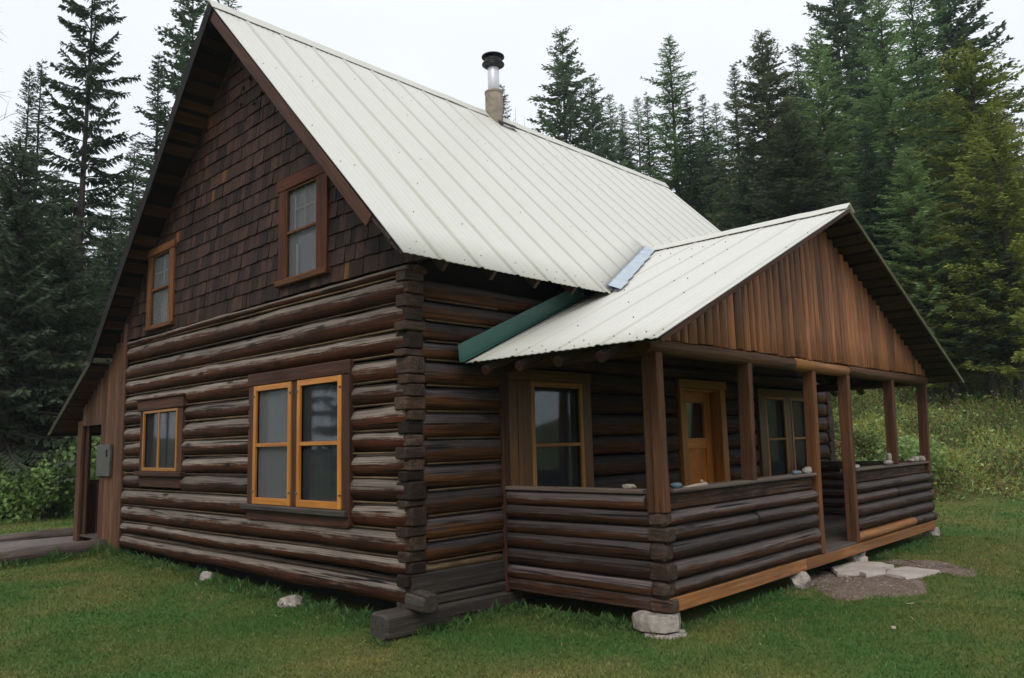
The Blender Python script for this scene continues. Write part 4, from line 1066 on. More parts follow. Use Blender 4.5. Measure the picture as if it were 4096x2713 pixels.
rs(35, 1.76, 7.82, .12, .14, .09, 'stone', 'pale stone nearest the far corner post', .9)
rs(32, 1.73, 6.85, .07, .07, .05, 'stone_grey', 'tiny pebble just right of the fifth porch post', .9)
rs(36, 1.42, 1.19, .11, .16, .05, 'stone', 'tan rounded stone on the side rail left of the corner post', 1.5)
mb = MB(); mb.sweep((1.735, 1.53, 1.262), (1.745, 1.88, 1.275), circprof(.017, 9), n=10, r0=.8, r1=1.1, wob=.4, bend=.07, smooth=True)
mb.sweep((1.745, 1.80, 1.28), (1.72, 1.91, 1.25), circprof(.012, 8), n=3, r1=.5, smooth=True)
tag(mb.build('driftwood', 'driftwood'), 'pale bent stick lying on the front rail near the corner post', 'driftwood')
mb = MB()
for seed, x, y, z, mt in ((1, 1.76, 1.475, 1.262, 0), (2, 1.77, 3.70, 1.275, 0)):
    pass
mb = MB(); mb.sweep((-3.1, 21.05, 1.5), (-3.1, 21.05, 2.62), circprof(.035, 10), up=(0, 1, 0), smooth=True)
tag(mb.build('marker_post', 'paint_white'), 'thin white post on the slope seen between the porch posts', 'post')
for px_, py_, ln, rt in ((2.9, 3.15, .06, .3), (3.6, .6, .05, 1.2), (3.1, 2.2, .04, 2)):
    mb = MB(); zz = float(gz(px_, py_))+.03; mb.sweep((px_, py_, zz), (px_+ln*math.cos(rt), py_+ln*math.sin(rt), zz+.01), [(-.014, 0), (0, -.002), (.014, 0), (0, .002)], n=3, wob=.3, chin=0)
    tag(mb.build('fallen_leaf', 'driftwood'), {2.9: 'pale fallen leaf on the lawn right of the bare dirt', 3.6: 'small dry leaf on the near lawn in front of the porch corner', 3.1: 'tiny dry leaf on the lawn before the bare dirt'}[px_], 'leaf', 'dry leaves on the lawn')

# ------------------------------------------------------------------ trees
def conifer_mesh(seed, H, R, base=.12, spacing=.3, nb=6, pw=.8, droop=-.35, upturn=.3, tw=.06, tlen=.42, dens=.075, irr=.35, hang=.35, clump=0., top=.0, thick=1.):
    rg = np.random.default_rng(seed); V = []; TI = []; TP = []
    bv, bf = [], []          # bare branch prisms
    z = H*base
    nid = 0
    while z < H*.985:
        f = (z/H-base)/(1-base); env = R*(1-f)**pw*(1 if f > .12 else .75+2*f)
        n = max(3, int(nb*(1-.35*f)+rg.normal()*.8)); a0 = rg.uniform(0, 6.28)
        wh = rg.uniform(.8, 1.12)
        for k in range(n):
            if rg.random() < .06: continue
            az = a0+k*6.283/n+rg.normal()*.25; L = env*wh*max(.25, 1+irr*rg.normal()*.7)+.08
            zz = z+rg.normal()*spacing*.3
            s1 = droop*(1-f)+(.45+top)*f**1.5+rg.normal()*.07; s2 = upturn*(1-f*.7)
            m = max(5, int(L/dens)); t = np.linspace(.1 if f > .2 else .22, 1, m)+rg.normal(size=m)*.01
            dirx, diry = math.cos(az), math.sin(az)
            r = L*t; hz = zz+L*(s1*t+s2*t*t*.8)
            c = np.stack([r*dirx, r*diry, hz], -1)
            tang = np.stack([np.full(m, dirx), np.full(m, diry), s1+1.6*s2*t], -1); tang /= np.linalg.norm(tang, axis=1)[:, None]
            side = np.array([-diry, dirx, 0.])
            bt = rg.random()
            for sg in (-1, 1, 0):
                ll = tlen*(1-.55*t)*min(1, .35+L/2.2)*rg.uniform(.6, 1.25, m)+.05
                if sg == 0: d = tang*.9+np.array([0, 0, .12]); ll = ll*.8
                else: d = tang*.62+side*sg*.75+np.array([0, 0, -hang])*rg.uniform(.3, 1.4, m)[:, None]
                d = d+rg.normal(size=(m, 3))*.16; d /= np.linalg.norm(d, axis=1)[:, None]
                wv = np.cross(d, np.array([0, 0, 1.])+rg.normal(size=(m, 3))*.55); wv /= np.linalg.norm(wv, axis=1)[:, None]
                w = tw*rg.uniform(.6, 1.3, m)[:, None]*min(1, .5+L/2.5)*thick
                if clump: c2 = c+rg.normal(size=(m, 3))*clump
                else: c2 = c
                b0 = c2; tipp = c2+d*ll[:, None]; mid = c2+d*(ll*.45)[:, None]
                q = np.stack([b0, mid+wv*w, tipp, mid-wv*w], 1); V.append(q.reshape(-1, 3))
                ti = np.clip(bt*.5+rg.random(m)*.5, 0, 1); TI.append(np.repeat(ti, 4))
                tp = np.stack([t*0, .5*t, np.clip(t*1.1, 0, 1), .5*t], 1); TP.append((tp*rg.uniform(.2, 1, (m, 1))).reshape(-1))
            # woody spine
            p0 = np.array([0, 0, zz]); p1 = c[m//2]; p2 = c[-1]; rr = .012+.012*L
            i0 = len(bv)
            for p, q_ in ((p0, rr), (p1, rr*.6), (p2, .004)):
                bv.append(p+side*q_); bv.append(p+np.array([0, 0, q_])); bv.append(p-side*q_)
            for a in (0, 3):
                for b in range(3): b2 = (b+1) % 3; bf.append((i0+a+b, i0+a+b2, i0+a+3+b2, i0+a+3+b))
        z += spacing*(1-.45*f)*rg.uniform(.75, 1.25)
    # leader
    m = 26; t = np.linspace(0, 1, m); c = np.stack([t*0, t*0, H*(.955+.045*t)], -1)
    d = np.stack([np.cos(t*60), np.sin(t*60), np.full(m, 1.1)], -1); d /= np.linalg.norm(d, axis=1)[:, None]; wv = np.cross(d, [0, 0, 1.]); ll = .16*(1-t*.6)
    V.append(np.stack([c, c+d*(ll*.5)[:, None]+wv*.02, c+d*ll[:, None], c+d*(ll*.5)[:, None]-wv*.02], 1).reshape(-1, 3)); TI.append(np.full(m*4, .5)); TP.append(np.full(m*4, .4))
    V = np.concatenate(V); return V, np.concatenate(TI), np.concatenate(TP), np.array(bv), np.array(bf)
def trunk_mesh(H, r, bv, bf, seed):
    rg = np.random.default_rng(seed); v, f, gc = [], [], []; n = 9; st = 16
    for i in range(st+1):
        t = i/st; z = -.6+(H*.985+.6)*t; rr = r*(1-t)**.9*(1+.35*max(0, 1-t*12))+.008
        ox, oy = .03*math.sin(t*5+seed), .03*math.cos(t*4+seed)
        if t > .9: ox *= (1-t)*10; oy *= (1-t)*10
        for k in range(n):
            a = k*6.283/n; q = rr*(1+.06*math.sin(a*3+z*2)); v.append((ox+q*math.cos(a), oy+q*math.sin(a), z)); gc.append((z, a*r*2, 3.3*seed))
    for i in range(st):
        for k in range(n): k2 = (k+1) % n; f.append((i*n+k, i*n+k2, i*n+n+k2, i*n+n+k))
    off = len(v); v = np.array(v); gc = np.array(gc)
    if len(bv): v = np.concatenate([v, bv]); gc = np.concatenate([gc, bv[:, [2, 0, 1]]]); f = np.concatenate([np.array(f), bf+off])
    me = npmesh('trunk', v, np.array(f), M['bark'], {'gc': gc, 'tint': np.full(len(v), .5)}, True); return me
KINDS = {
 'spruce': dict(H=16, R=2.0, base=.06, spacing=.30, nb=7, pw=.85, droop=-.32, upturn=.30, tw=.036, tlen=.38, dens=.052, hang=.35, r=.17),
 'sprucebig': dict(H=18, R=1.75, base=.14, spacing=.42, nb=5, pw=.42, droop=-.55, upturn=.50, tw=.042, tlen=.32, dens=.042, irr=.42, hang=.95, r=.17),
 'spruceold': dict(H=10, R=2.3, base=.13, spacing=.24, nb=7, pw=.55, droop=-.42, upturn=.30, tw=.034, tlen=.34, dens=.042, hang=.65, r=.16),
 'fir': dict(H=16, R=1.15, base=.05, spacing=.24, nb=6, pw=.75, droop=-.38, upturn=.2, tw=.038, tlen=.28, dens=.05, hang=.3, irr=.2, r=.13),
 'douglas': dict(H=20, R=2.5, base=.16, spacing=.42, nb=6, pw=.62, droop=-.1, upturn=.28, tw=.058, tlen=.36, dens=.06, hang=.18, clump=.05, irr=.34, r=.2),
 'larch': dict(H=19, R=2.2, base=.12, spacing=.30, nb=6, pw=.72, droop=-.05, upturn=.24, tw=.04, tlen=.38, dens=.075, hang=.28, irr=.34, r=.17),
 'yellow': dict(H=13, R=2.1, base=.12, spacing=.26, nb=7, pw=.6, droop=-.25, upturn=.30, tw=.032, tlen=.26, dens=.045, hang=.45, clump=.05, irr=.35, r=.2),
 'brown': dict(H=15, R=2.5, base=.05, spacing=.28, nb=8, pw=.7, droop=-.2, upturn=.28, tw=.045, tlen=.32, dens=.052, hang=.25, clump=.04, irr=.22, r=.18),
}
for k_ in ('spruce', 'brown', 'larch'):
    KINDS[k_+'_high'] = dict(KINDS[k_], base=.2)
PROTO = {}
for ki, (k, pr) in enumerate(KINDS.items()):
    pr = dict(pr); r = pr.pop('r'); L = []
    for s in range(1 if k in ('sprucebig', 'spruceold', 'brown') or '_high' in k else 2):
        V, TI, TP, bv, bf = conifer_mesh(100+ki*10+s, **pr)
        me = npmesh('crown', V, np.arange(len(V)).reshape(-1, 4), FOL[k.split('_')[0]], {'tint': TI, 'tip': TP})
        L.append((me, trunk_mesh(pr['H'], r, bv, bf, ki*3+s), pr['H']))
    PROTO[k] = L
def dead_mesh(seed, H):
    rg = np.random.default_rng(seed); bv, bf = [], []
    def lim(p, d, L, r, depth):
        pts = [p]; n = 4
        for i in range(n): d = d+rg.normal(size=3)*.13+np.array([0, 0, -.05]); d = d/np.linalg.norm(d); pts.append(pts[-1]+d*L/n)
        i0 = len(bv); s = np.cross(d, [0, 0, 1.]); s /= (np.linalg.norm(s)+1e-6)
        for j, q in enumerate(pts): w = r*(1-j/(n+.5)); bv.extend([q+s*w, q+np.array([0, 0, w]), q-s*w])
        for j in range(n):
            for b in range(3): b2 = (b+1) % 3; bf.append((i0+3*j+b, i0+3*j+b2, i0+3*j+3+b2, i0+3*j+3+b))
        if depth:
            for _ in range(4): q = pts[rg.integers(1, n)]; lim(q, d+rg.normal(size=3)*.6, L*.5, r*.6, depth-1)
    z = H*.15
    while z < H*.95:
        a = rg.uniform(0, 6.28); lim(np.array([0, 0, z]), np.array([math.cos(a), math.sin(a), .15]), .3+1.9*(1-z/H)**.7*rg.uniform(.5, 1.1), .018, 1); z += rg.uniform(.1, .3)
    return trunk_mesh(H, .1, np.array(bv), np.array(bf), seed)
DEAD = (dead_mesh(5, 13), 13)
COLOURS = {'spruce': 'blue-green spruce', 'sprucebig': 'tall dark spruce with drooping ragged limbs', 'spruceold': 'dull green spruce with hanging lower boughs', 'fir': 'slim dark fir', 'douglas': 'dark fluffy fir', 'larch': 'light green larch', 'yellow': 'yellowish green conifer', 'brown': 'dense brownish green spruce', 'dead': 'bare dead conifer'}
def tree(kind, x, y, ztop_, wf, label, group=None):
    zg = float(gz(x, y)); h = ztop_-zg
    t = thing({'fir': 'fir_tree', 'larch': 'larch_tree', 'douglas': 'fir_tree', 'dead': 'dead_tree'}.get(kind, 'spruce_tree'), (x, y, zg), label, 'tree', group)
    if kind == 'dead': mt, H = DEAD; mc = None
    else:
        if x > -7.5 and y < 26 and kind+'_high' in PROTO: kind += '_high'
        mc, mt, H = random.choice(PROTO[kind])
    s = h/H; sx = s**.75*wf
    t.scale = (sx, sx, s); t.rotation_euler = (0, 0, random.uniform(0, 6.28))
    for nm, me in (('crown', mc), ('trunk', mt)):
        if me is None: continue
        o = bpy.data.objects.new(nm, me); COL.objects.link(o); o.parent = t
    return t
TREES = [
 ('dead', -14.75, -0.5, 12.4, 1.00, 'bare dead tree at the left edge reaching thin twigs into the sky'),
 ('fir', -24.8, 3.0, 15.3, 1.00, 'slim dark fir at the far left, left one of the twin spires'),
 ('fir', -25.7, 3.6, 16.1, 1.00, 'slim dark fir at the far left, right one of the twin spires'),
 ('sprucebig', -18.6, 3.0, 16.2, 1.00, 'tall ragged spruce with drooping limbs left of the gable'),
 ('spruceold', -15.6, 0.7, 9.1, 1.10, 'broad old spruce at the left edge with boughs hanging over the bushes'),
 ('fir', -25.5, 7.7, 17.8, 1.25, 'pointed fir between the ragged spruce and the roof verge'),
 ('douglas', -24.1, 8.4, 21.3, 0.95, 'airy grey-green tree rising behind the left roof verge'),
 ('spruce', -22.6, 9.2, 20.7, 1.00, 'dark spruce whose boughs show behind the gable peak'),
 ('spruce', -23.6, 3.7, 11.3, 1.30, 'mid-height spruce behind the trunk of the tall ragged spruce'),
 ('spruce', -22.2, 5.0, 10.7, 1.20, 'spruce just right of the tall ragged spruce, half its height'),
 ('spruce', -28.5, 8.0, 14.9, 1.30, 'spruce below the pointed fir against the sky gap'),
 ('spruceold', -15.9, 1.8, 6.9, 1.20, 'low dull spruce in front of the ragged spruce, left of the cabin'),
 ('spruce', -16.6, 2.8, 6.8, 1.30, 'low spruce close to the lean-to roof'),
 ('spruce', -23.4, 7.4, 12.1, 1.20, 'spruce right under the airy tree beside the roof verge'),
 ('spruce', -20.9, 2.4, 8.3, 1.30, 'low dark spruce behind the old spruce at the left edge'),
 ('spruce', -26.6, 28.9, 23.8, 1.00, 'small lone fir top just right of the chimney'),
 ('dead', -24.6, 28.0, 21.6, 0.50, 'thin grey snag right of the chimney, taller of two'),
 ('dead', -24.9, 29.1, 21.4, 0.50, 'thin grey snag right of the chimney, shorter of two'),
 ('douglas', -18.0, 24.5, 22.2, 1.10, 'big full fir standing alone against the sky above the ridge'),
 ('douglas', -20.5, 30.1, 22.4, 1.00, 'fir with ragged shoulder just right of the big lone fir'),
 ('spruce', -16.4, 25.7, 16.8, 1.00, 'short soft green spruce at the foot of the two firs above the ridge'),
 ('larch', -23.8, 36.4, 24.7, 1.00, 'pale feathery larch behind the shoulder of the second fir'),
 ('spruce', -24.3, 38.5, 24.7, 1.00, 'small spruce left of the dip in the skyline'),
 ('larch', -23.4, 39.1, 25.2, 1.00, 'pale larch left of the narrow black-green spire'),
 ('fir', -15.8, 28.5, 19.4, 0.90, 'narrow black-green spire left of the bright larch'),
 ('larch', -13.7, 27.5, 21.4, 1.15, 'bright green larch with the tallest feathery top above the roof end'),
 ('fir', -12.1, 26.1, 17.1, 1.10, 'narrow dark spire in front of the bright larch'),
 ('spruce', -16.8, 36.1, 22.2, 1.00, 'spruce right of the bright larch with its top below it'),
 ('larch', -17.1, 38.2, 22.4, 1.00, 'pale larch in the skyline gap right of the bright larch'),
 ('spruce', -11.1, 28.9, 19.4, 1.05, 'smooth pointed spruce right of the skyline gap'),
 ('brown', -7.8, 24.9, 18.2, 1.05, 'dense brown-tinged spruce with a thick club-like top'),
 ('larch', -11.7, 36.3, 20.9, 1.00, 'pale larch behind the brown-tinged spruce'),
 ('spruce', -10.4, 34.7, 22.4, 1.00, 'blue-green spruce with a thin leader right of the brown-tinged one'),
 ('larch', -6.6, 27.6, 18.9, 1.15, 'fresh green larch left of the very tall fir'),
 ('douglas', -6.8, 30.7, 23.9, 1.10, 'very tall dark fir with sky showing through its limbs'),
 ('douglas', -7.8, 37.7, 26.4, 1.00, 'tall fir behind the very tall one, cut by the top edge'),
 ('larch', -3.4, 25.5, 18.4, 1.20, 'soft green larch right of the very tall fir'),
 ('larch', -2.9, 27.7, 19.7, 1.20, 'tall green larch left of the top right corner'),
 ('douglas', -2.7, 32.9, 22.5, 1.30, 'tall dark fir in the top right corner'),
 ('yellow', -0.6, 25.1, 15.0, 1.25, 'yellow-green conifer in front of the top right firs'),
 ('yellow', 0.4, 22.3, 11.5, 1.15, 'yellow-green conifer cut by the right edge of the picture'),
 ('brown', -5.1, 20.6, 12.5, 1.30, 'broad brown-green spruce behind the porch ridge'),
 ('spruce', -8.2, 23.7, 13.1, 1.30, 'spruce behind the far end of the main roof'),
 ('spruce', -3.6, 23.3, 12.2, 1.30, 'spruce directly above the porch gable peak'),
 ('spruce', -3.9, 21.1, 9.9, 1.30, 'shorter spruce behind the right slope of the porch roof'),
 ('spruce', -10.6, 25.8, 12.3, 1.30, 'spruce behind the place where the two roofs meet'),
 ('brown', -12.5, 27.0, 12.4, 1.30, 'brown-green spruce low behind the far roof edge'),
 ('larch', -1.9, 21.8, 10.8, 1.30, 'green larch between the porch gable and the yellow trees'),
 ('spruce', -2.4, 22.7, 7.9, 1.30, 'low spruce above the right porch eave'),
 ('yellow', -1.3, 22.0, 8.2, 1.20, 'low yellow-green conifer right of the porch eave'),
 ('spruce', -0.3, 22.1, 9.0, 1.40, 'dark spruce between the two yellow-green conifers'),
 ('spruce', -23.7, 34.0, 18.5, 1.20, 'spruce low between the two firs above the ridge'),
 ('spruce', -20.9, 34.7, 17.4, 1.20, 'spruce low behind the main ridge left of the black-green spire'),
 ('brown', -17.5, 32.2, 16.4, 1.20, 'brown-green spruce at the foot of the black-green spire'),
 ('spruce', -28.2, 35.5, 22.2, 1.10, 'spruce low behind the ridge left of the big lone fir'),
 ('larch', -19.0, 39.4, 20.0, 1.20, 'larch low between the bright larch and the pointed spruce'),
]
FILL = [('douglas',-34.2,39.8,23.6,1.30),('spruce',-34.0,42.3,24.2,1.30),('spruce',-33.7,42.9,25.2,1.30),('douglas',-24.9,35.1,19.4,1.30),('spruce',-27.6,40.6,23.6,1.30),('spruce',-23.8,37.7,22.4,1.30),('douglas',-27.2,44.6,22.3,1.30),('spruce',-21.4,37.9,19.4,1.30),('spruce',-19.1,37.1,20.5,1.30),('douglas',-19.4,40.4,21.2,1.30),('spruce',-18.7,41.9,19.5,1.30),('spruce',-20.0,47.3,22.2,1.30),('douglas',-19.5,47.8,20.9,1.30),('spruce',-15.5,43.6,22.1,1.30),('spruce',-14.1,41.9,24.7,1.30),('douglas',-15.6,48.2,26.7,1.30),('spruce',-13.2,45.1,22.9,1.30),('spruce',-12.6,47.4,22.7,1.30),('douglas',-12.5,50.8,25.5,1.30),('spruce',-8.8,42.0,19.2,1.30),('spruce',-7.4,42.3,19.4,1.30),('douglas',-8.4,50.1,24.5,1.30),('spruce',-6.6,44.8,23.6,1.30),('spruce',-6.8,53.1,25.8,1.30),('douglas',-4.6,47.6,19.7,1.30),('spruce',-5.1,53.7,23.7,1.30),('spruce',-37.8,4.6,12.5,1.40),('spruce',-39.0,6.0,15.1,1.40),('spruce',-35.6,5.6,13.3,1.40),('spruce',-38.4,7.6,14.3,1.40),('spruce',-32.4,6.5,12.8,1.40),('spruce',-30.6,6.5,13.0,1.40),('spruce',-30.4,7.5,10.8,1.40),('spruce',-33.8,9.1,11.8,1.40),('spruce',-34.0,10.2,14.2,1.40),('spruce',-32.1,10.6,13.2,1.40),('spruce',-28.3,9.5,10.9,1.40),('spruce',-28.8,10.8,11.5,1.40)]
for k, x, y, zt_, wf, lab in TREES:
    tree(k, x, y, zt_, wf*(1.12 if y > 20 else 1.0), lab, 'conifers around the cabin')
for k, x, y, zt_, wf in FILL:
    tree(k, x, y, zt_, wf*1.2, 'distant dark conifer closing the forest far behind the cabin' , 'conifers filling the far forest')

# woods added behind the camera to darken pane reflections and block low sky light
def unseen_woods():
    rg = np.random.default_rng(31); V, TI, TP = [], [], []
    base = [conifer_mesh(900+i, H=17, R=2.6, base=.05, spacing=.5, nb=6, pw=.8, droop=-.3, upturn=.3, tw=.13, tlen=.6, dens=.16) for i in range(2)]
    for i in range(34):
        a = math.radians(-160+i*6.2+rg.uniform(-2, 2)); r = rg.uniform(30, 44); x, y = 5.3+r*math.cos(a), -4.3+r*math.sin(a)
        v, ti, tp = base[i % 2][:3]; th = rg.uniform(0, 6.28); k = rg.uniform(.75, 1.15); c, s = math.cos(th), math.sin(th)
        q = np.stack([(v[:, 0]*c-v[:, 1]*s)*k*1.2+x, (v[:, 0]*s+v[:, 1]*c)*k*1.2+y, v[:, 2]*k+float(gz(x, y))], -1); V.append(q); TI.append(ti); TP.append(tp)
    V = np.concatenate(V); me = npmesh('unseen_woods', V, np.arange(len(V)).reshape(-1, 4), FOL['spruce'], {'tint': np.concatenate(TI), 'tip': np.concatenate(TP)})
    tag(link('unseen_woods', me, None, (0, 0, 0)), kind='stuff')
unseen_woods()

# ------------------------------------------------------------------ shrubs and undergrowth
def bush_mesh(seed, R, Hh, n, leaf, mat, stems=12):
    rg = np.random.default_rng(seed); pts = []
    V = []; TI = []
    lobes = [(rg.uniform(-.5, .5)*R, rg.uniform(-.5, .5)*R, rg.uniform(.35, .75)*Hh, rg.uniform(.35, .6)*R) for _ in range(7)]
    k = rg.integers(0, 7, n); lb = np.array(lobes)[k]
    d = rg.normal(size=(n, 3)); d /= np.linalg.norm(d, axis=1)[:, None]; rr = rg.uniform(.55, 1.15, n)**.6
    c = lb[:, :3]+d*(lb[:, 3]*rr)[:, None]*np.array([1, 1, Hh/R*.75]); c[:, 2] = np.abs(c[:, 2])
    a = rg.normal(size=(n, 3)); a[:, 2] = a[:, 2]*.6+.25; a /= np.linalg.norm(a, axis=1)[:, None]
    w = np.cross(a, rg.normal(size=(n, 3))); w /= np.linalg.norm(w, axis=1)[:, None]
    s = leaf*rg.uniform(.6, 1.4, (n, 1))
    q = np.stack([c, c+a*s*.5+w*s*.35, c+a*s, c+a*s*.5-w*s*.35], 1).reshape(-1, 3)
    ti = np.repeat(np.clip(rg.random(n)*.7+.3*(k/7), 0, 1), 4); tp = np.repeat(np.clip((c[:, 2]/Hh-.3)*rg.uniform(0, 1.4, n), 0, 1), 4)
    return npmesh('foliage', q, np.arange(len(q)).reshape(-1, 4), LEAF[mat], {'tint': ti, 'tip': tp})
BUSH = {(m, s): bush_mesh(400+i*7+s, .8, 1.1, 2600, .085, m) for i, m in enumerate(('green', 'yellow', 'rust', 'dark')) for s in (0, 1)}
def stem_mesh():
    rg = np.random.default_rng(3); mb = MB()
    for i in range(9):
        a = rg.uniform(0, 6.28); r = rg.uniform(.1, .5); mb.sweep((0, 0, -.1), (r*math.cos(a), r*math.sin(a), rg.uniform(.5, .9)), circprof(.012, 5), n=3, bend=.1, chin=0)
    return mb
_sm = stem_mesh(); _st = _sm.build('stem', 'bark', None, (0, 0, 0)); STEM = _st.data; bpy.data.objects.remove(_st)
def bush(x, y, m, s, w, h, label):
    z = float(gz(x, y)); t = thing('shrub', (x, y, z-.02), label, 'shrub', 'shrubs at the forest edge'); t.scale = (w, w, h); t.rotation_euler = (0, 0, random.uniform(0, 6))
    for nm, me in (('foliage', BUSH[(m, s)]), ('stem', STEM)):
        o = bpy.data.objects.new(nm, me); COL.objects.link(o); o.parent = t
def st2xy(s, t): return (-14.5+t*.756-s*.653, 1+t*.653+s*.756)
BL = [(-.2, -1.6, 'green', 0, 1.0, 1.0, 'pale green shrub at the left edge of the picture by the lawn'), (.6, -.6, 'green', 1, 1.2, 1.2, 'leafy green shrub second from the left edge'), (.3, .5, 'green', 0, 1.1, 1.25, 'green shrub halfway between the left edge and the lean-to'),
 (.9, 1.5, 'green', 1, 1.3, 1.5, 'tallest light green shrub just left of the lean-to post'), (.3, 2.0, 'dark', 0, .9, .8, 'darker shrub beside the lean-to post'), (.9, 2.6, 'green', 1, 1.2, 2.1, 'shrub seen through the lean-to doorway'), (2.4, -.4, 'dark', 1, 1.4, 1.2, 'dark shrub at the foot of the old spruce'), (2.6, 2.2, 'yellow', 0, .8, .8, 'yellowish shrub in the shade behind the tallest shrub'), (2.0, 5.2, 'dark', 0, 1.4, 1.3, 'dark shrub behind the lean-to')]
BR = [(.6, 18.2, 'green', 0, 1.0, .7, 'low pale green shrub at the lawn edge near the right border'), (1.2, 19.6, 'green', 1, 1.2, .9, 'pale green shrub cut by the right edge above the lawn'), (1.9, 17.4, 'rust', 0, 1.2, .8, 'reddish brown shrub above the right lawn edge'),
 (2.8, 18.9, 'dark', 0, 1.0, .6, 'dark green shrub below the large right trunk'), (3.4, 17.2, 'yellow', 1, 1.1, .8, 'yellow-green shrub in the middle of the right bank'), (4.4, 18.4, 'dark', 1, 1.1, .7, 'dark shrub left of the large right trunk'), (3.0, 15.8, 'yellow', 0, .9, .6, 'bright yellow shrub between the last two porch posts'),
 (4.6, 16.2, 'green', 0, .9, .6, 'green shrub above the yellow one between the last posts'), (2.2, 14.4, 'green', 1, .9, .6, 'small green shrub seen past the doorway posts'), (4.2, 14.2, 'dark', 0, .9, .6, 'dark green shrub seen right of the fourth post'), (5.8, 15.2, 'yellow', 1, 1.2, .8, 'yellow-green shrub under the porch beam opening'),
 (6.4, 17.4, 'rust', 1, 1.4, .9, 'reddish shrub high on the right bank'), (7.0, 19.2, 'green', 1, 1.5, 1.0, 'green shrub high on the bank beside the large right trunk'), (7.6, 16.2, 'dark', 1, 1.5, 1.0, 'dark shrub high up between the last porch posts'), (6.2, 13.2, 'green', 0, 1.2, .8, 'green shrub high up past the doorway'), (1.5, 16.2, 'yellow', 1, .8, .5, 'small yellow shrub just above the lawn right of the porch')]
for s, t, m, v, w, h, lab in [(b[0]-(.55 if i < 5 else 0),)+b[1:] for i, b in enumerate(BL)]+BR:
    x, y = st2xy(s, t); bush(x, y, m, v, w, h, lab)
def undergrowth():
    rg = np.random.default_rng(77); out = []
    def zone(n, s0, s1, t0, t1, hmax, blade, dens_pow, mat, nm):
        s = s0+(s1-s0)*rg.random(n)**dens_pow; t = rg.uniform(t0, t1, n)
        x = -14.5+t*.756-s*.653; y = 1+t*.653+s*.756; se, _ = edge(x, y)
        keep = se > -.05; x, y, s, t, se = x[keep], y[keep], s[keep], t[keep], se[keep]; n = len(x)
        z = gz(x, y)
        f = np.clip(se/1.2, .3, 1); cl_ = np.sin(x*1.9+y*.7)*np.sin(y*1.6-x*.5+1.3)+.6*np.sin(x*4.3+2)*np.sin(y*3.9); ok = rg.random(n) < np.clip(.55+.5*cl_*(1 if mat in ('dark', 'rust') else -1), .12, 1); hh = hmax*f*rg.uniform(.25, 1., n)*(1+.55*np.clip(cl_, -1, 1)*(1 if mat in ('dark', 'rust') else -.6)); x, y, z, hh = x[ok], y[ok], z[ok], hh[ok]; n = len(x)
        k = 7; x = np.repeat(x, k); y = np.repeat(y, k); z = np.repeat(z, k); hh = np.repeat(hh, k); N = len(x)
        x = x+rg.normal(size=N)*.13; y = y+rg.normal(size=N)*.13
        lv = rg.random(N) < (.35 if blade else .95)
        c = np.stack([x, y, z+np.where(lv, hh*rg.uniform(.1, 1, N), -.02)], -1)
        d = rg.normal(size=(N, 3)); d[:, 2] = np.where(lv, d[:, 2]*.6+.2, np.abs(d[:, 2])+2.2); d /= np.linalg.norm(d, axis=1)[:, None]
        L = np.where(lv, rg.uniform(.05, .11, N), hh*rg.uniform(.6, 1.1, N)); W = np.where(lv, L*.33, .012)
        w = np.cross(d, rg.normal(size=(N, 3))); w /= np.linalg.norm(w, axis=1)[:, None]
        m = c+d*(L*.5)[:, None]; tip = c+d*L[:, None]+np.stack([rg.normal(size=N)*.08*(~lv), rg.normal(size=N)*.08*(~lv), np.zeros(N)], -1)
        q = np.stack([c, m+w*W[:, None], tip, m-w*W[:, None]], 1).reshape(-1, 3)
        ti = np.repeat(rg.random(N), 4); tp = np.repeat(np.clip(rg.random(N)*rg.random(N)*1.2, 0, 1), 4)
        me = npmesh(nm, q, np.arange(len(q)).reshape(-1, 4), LEAF[mat], {'tint': ti, 'tip': tp}); return tag(link(nm, me, None, (0, 0, 0)), kind='stuff')
    zone(15000, -.1, 16, 10.5, 27, .75, False, .8, 'dark', 'undergrowth')
    zone(15000, -.1, 16, 10.5, 27, .5, True, 1.1, 'yellow', 'undergrowth')
    zone(5000, -.1, 15, 10.5, 27, .7, False, 1., 'rust', 'undergrowth')
    zone(8000, -.1, 14, 10.5, 27, .6, True, 1.3, 'green', 'undergrowth')
    zone(5000, -.1, 6, -5, 9, .8, True, 1.2, 'green', 'undergrowth')
    zone(1200, -.1, 6, -5, 9, .6, False, 1., 'dark', 'undergrowth')
undergrowth()

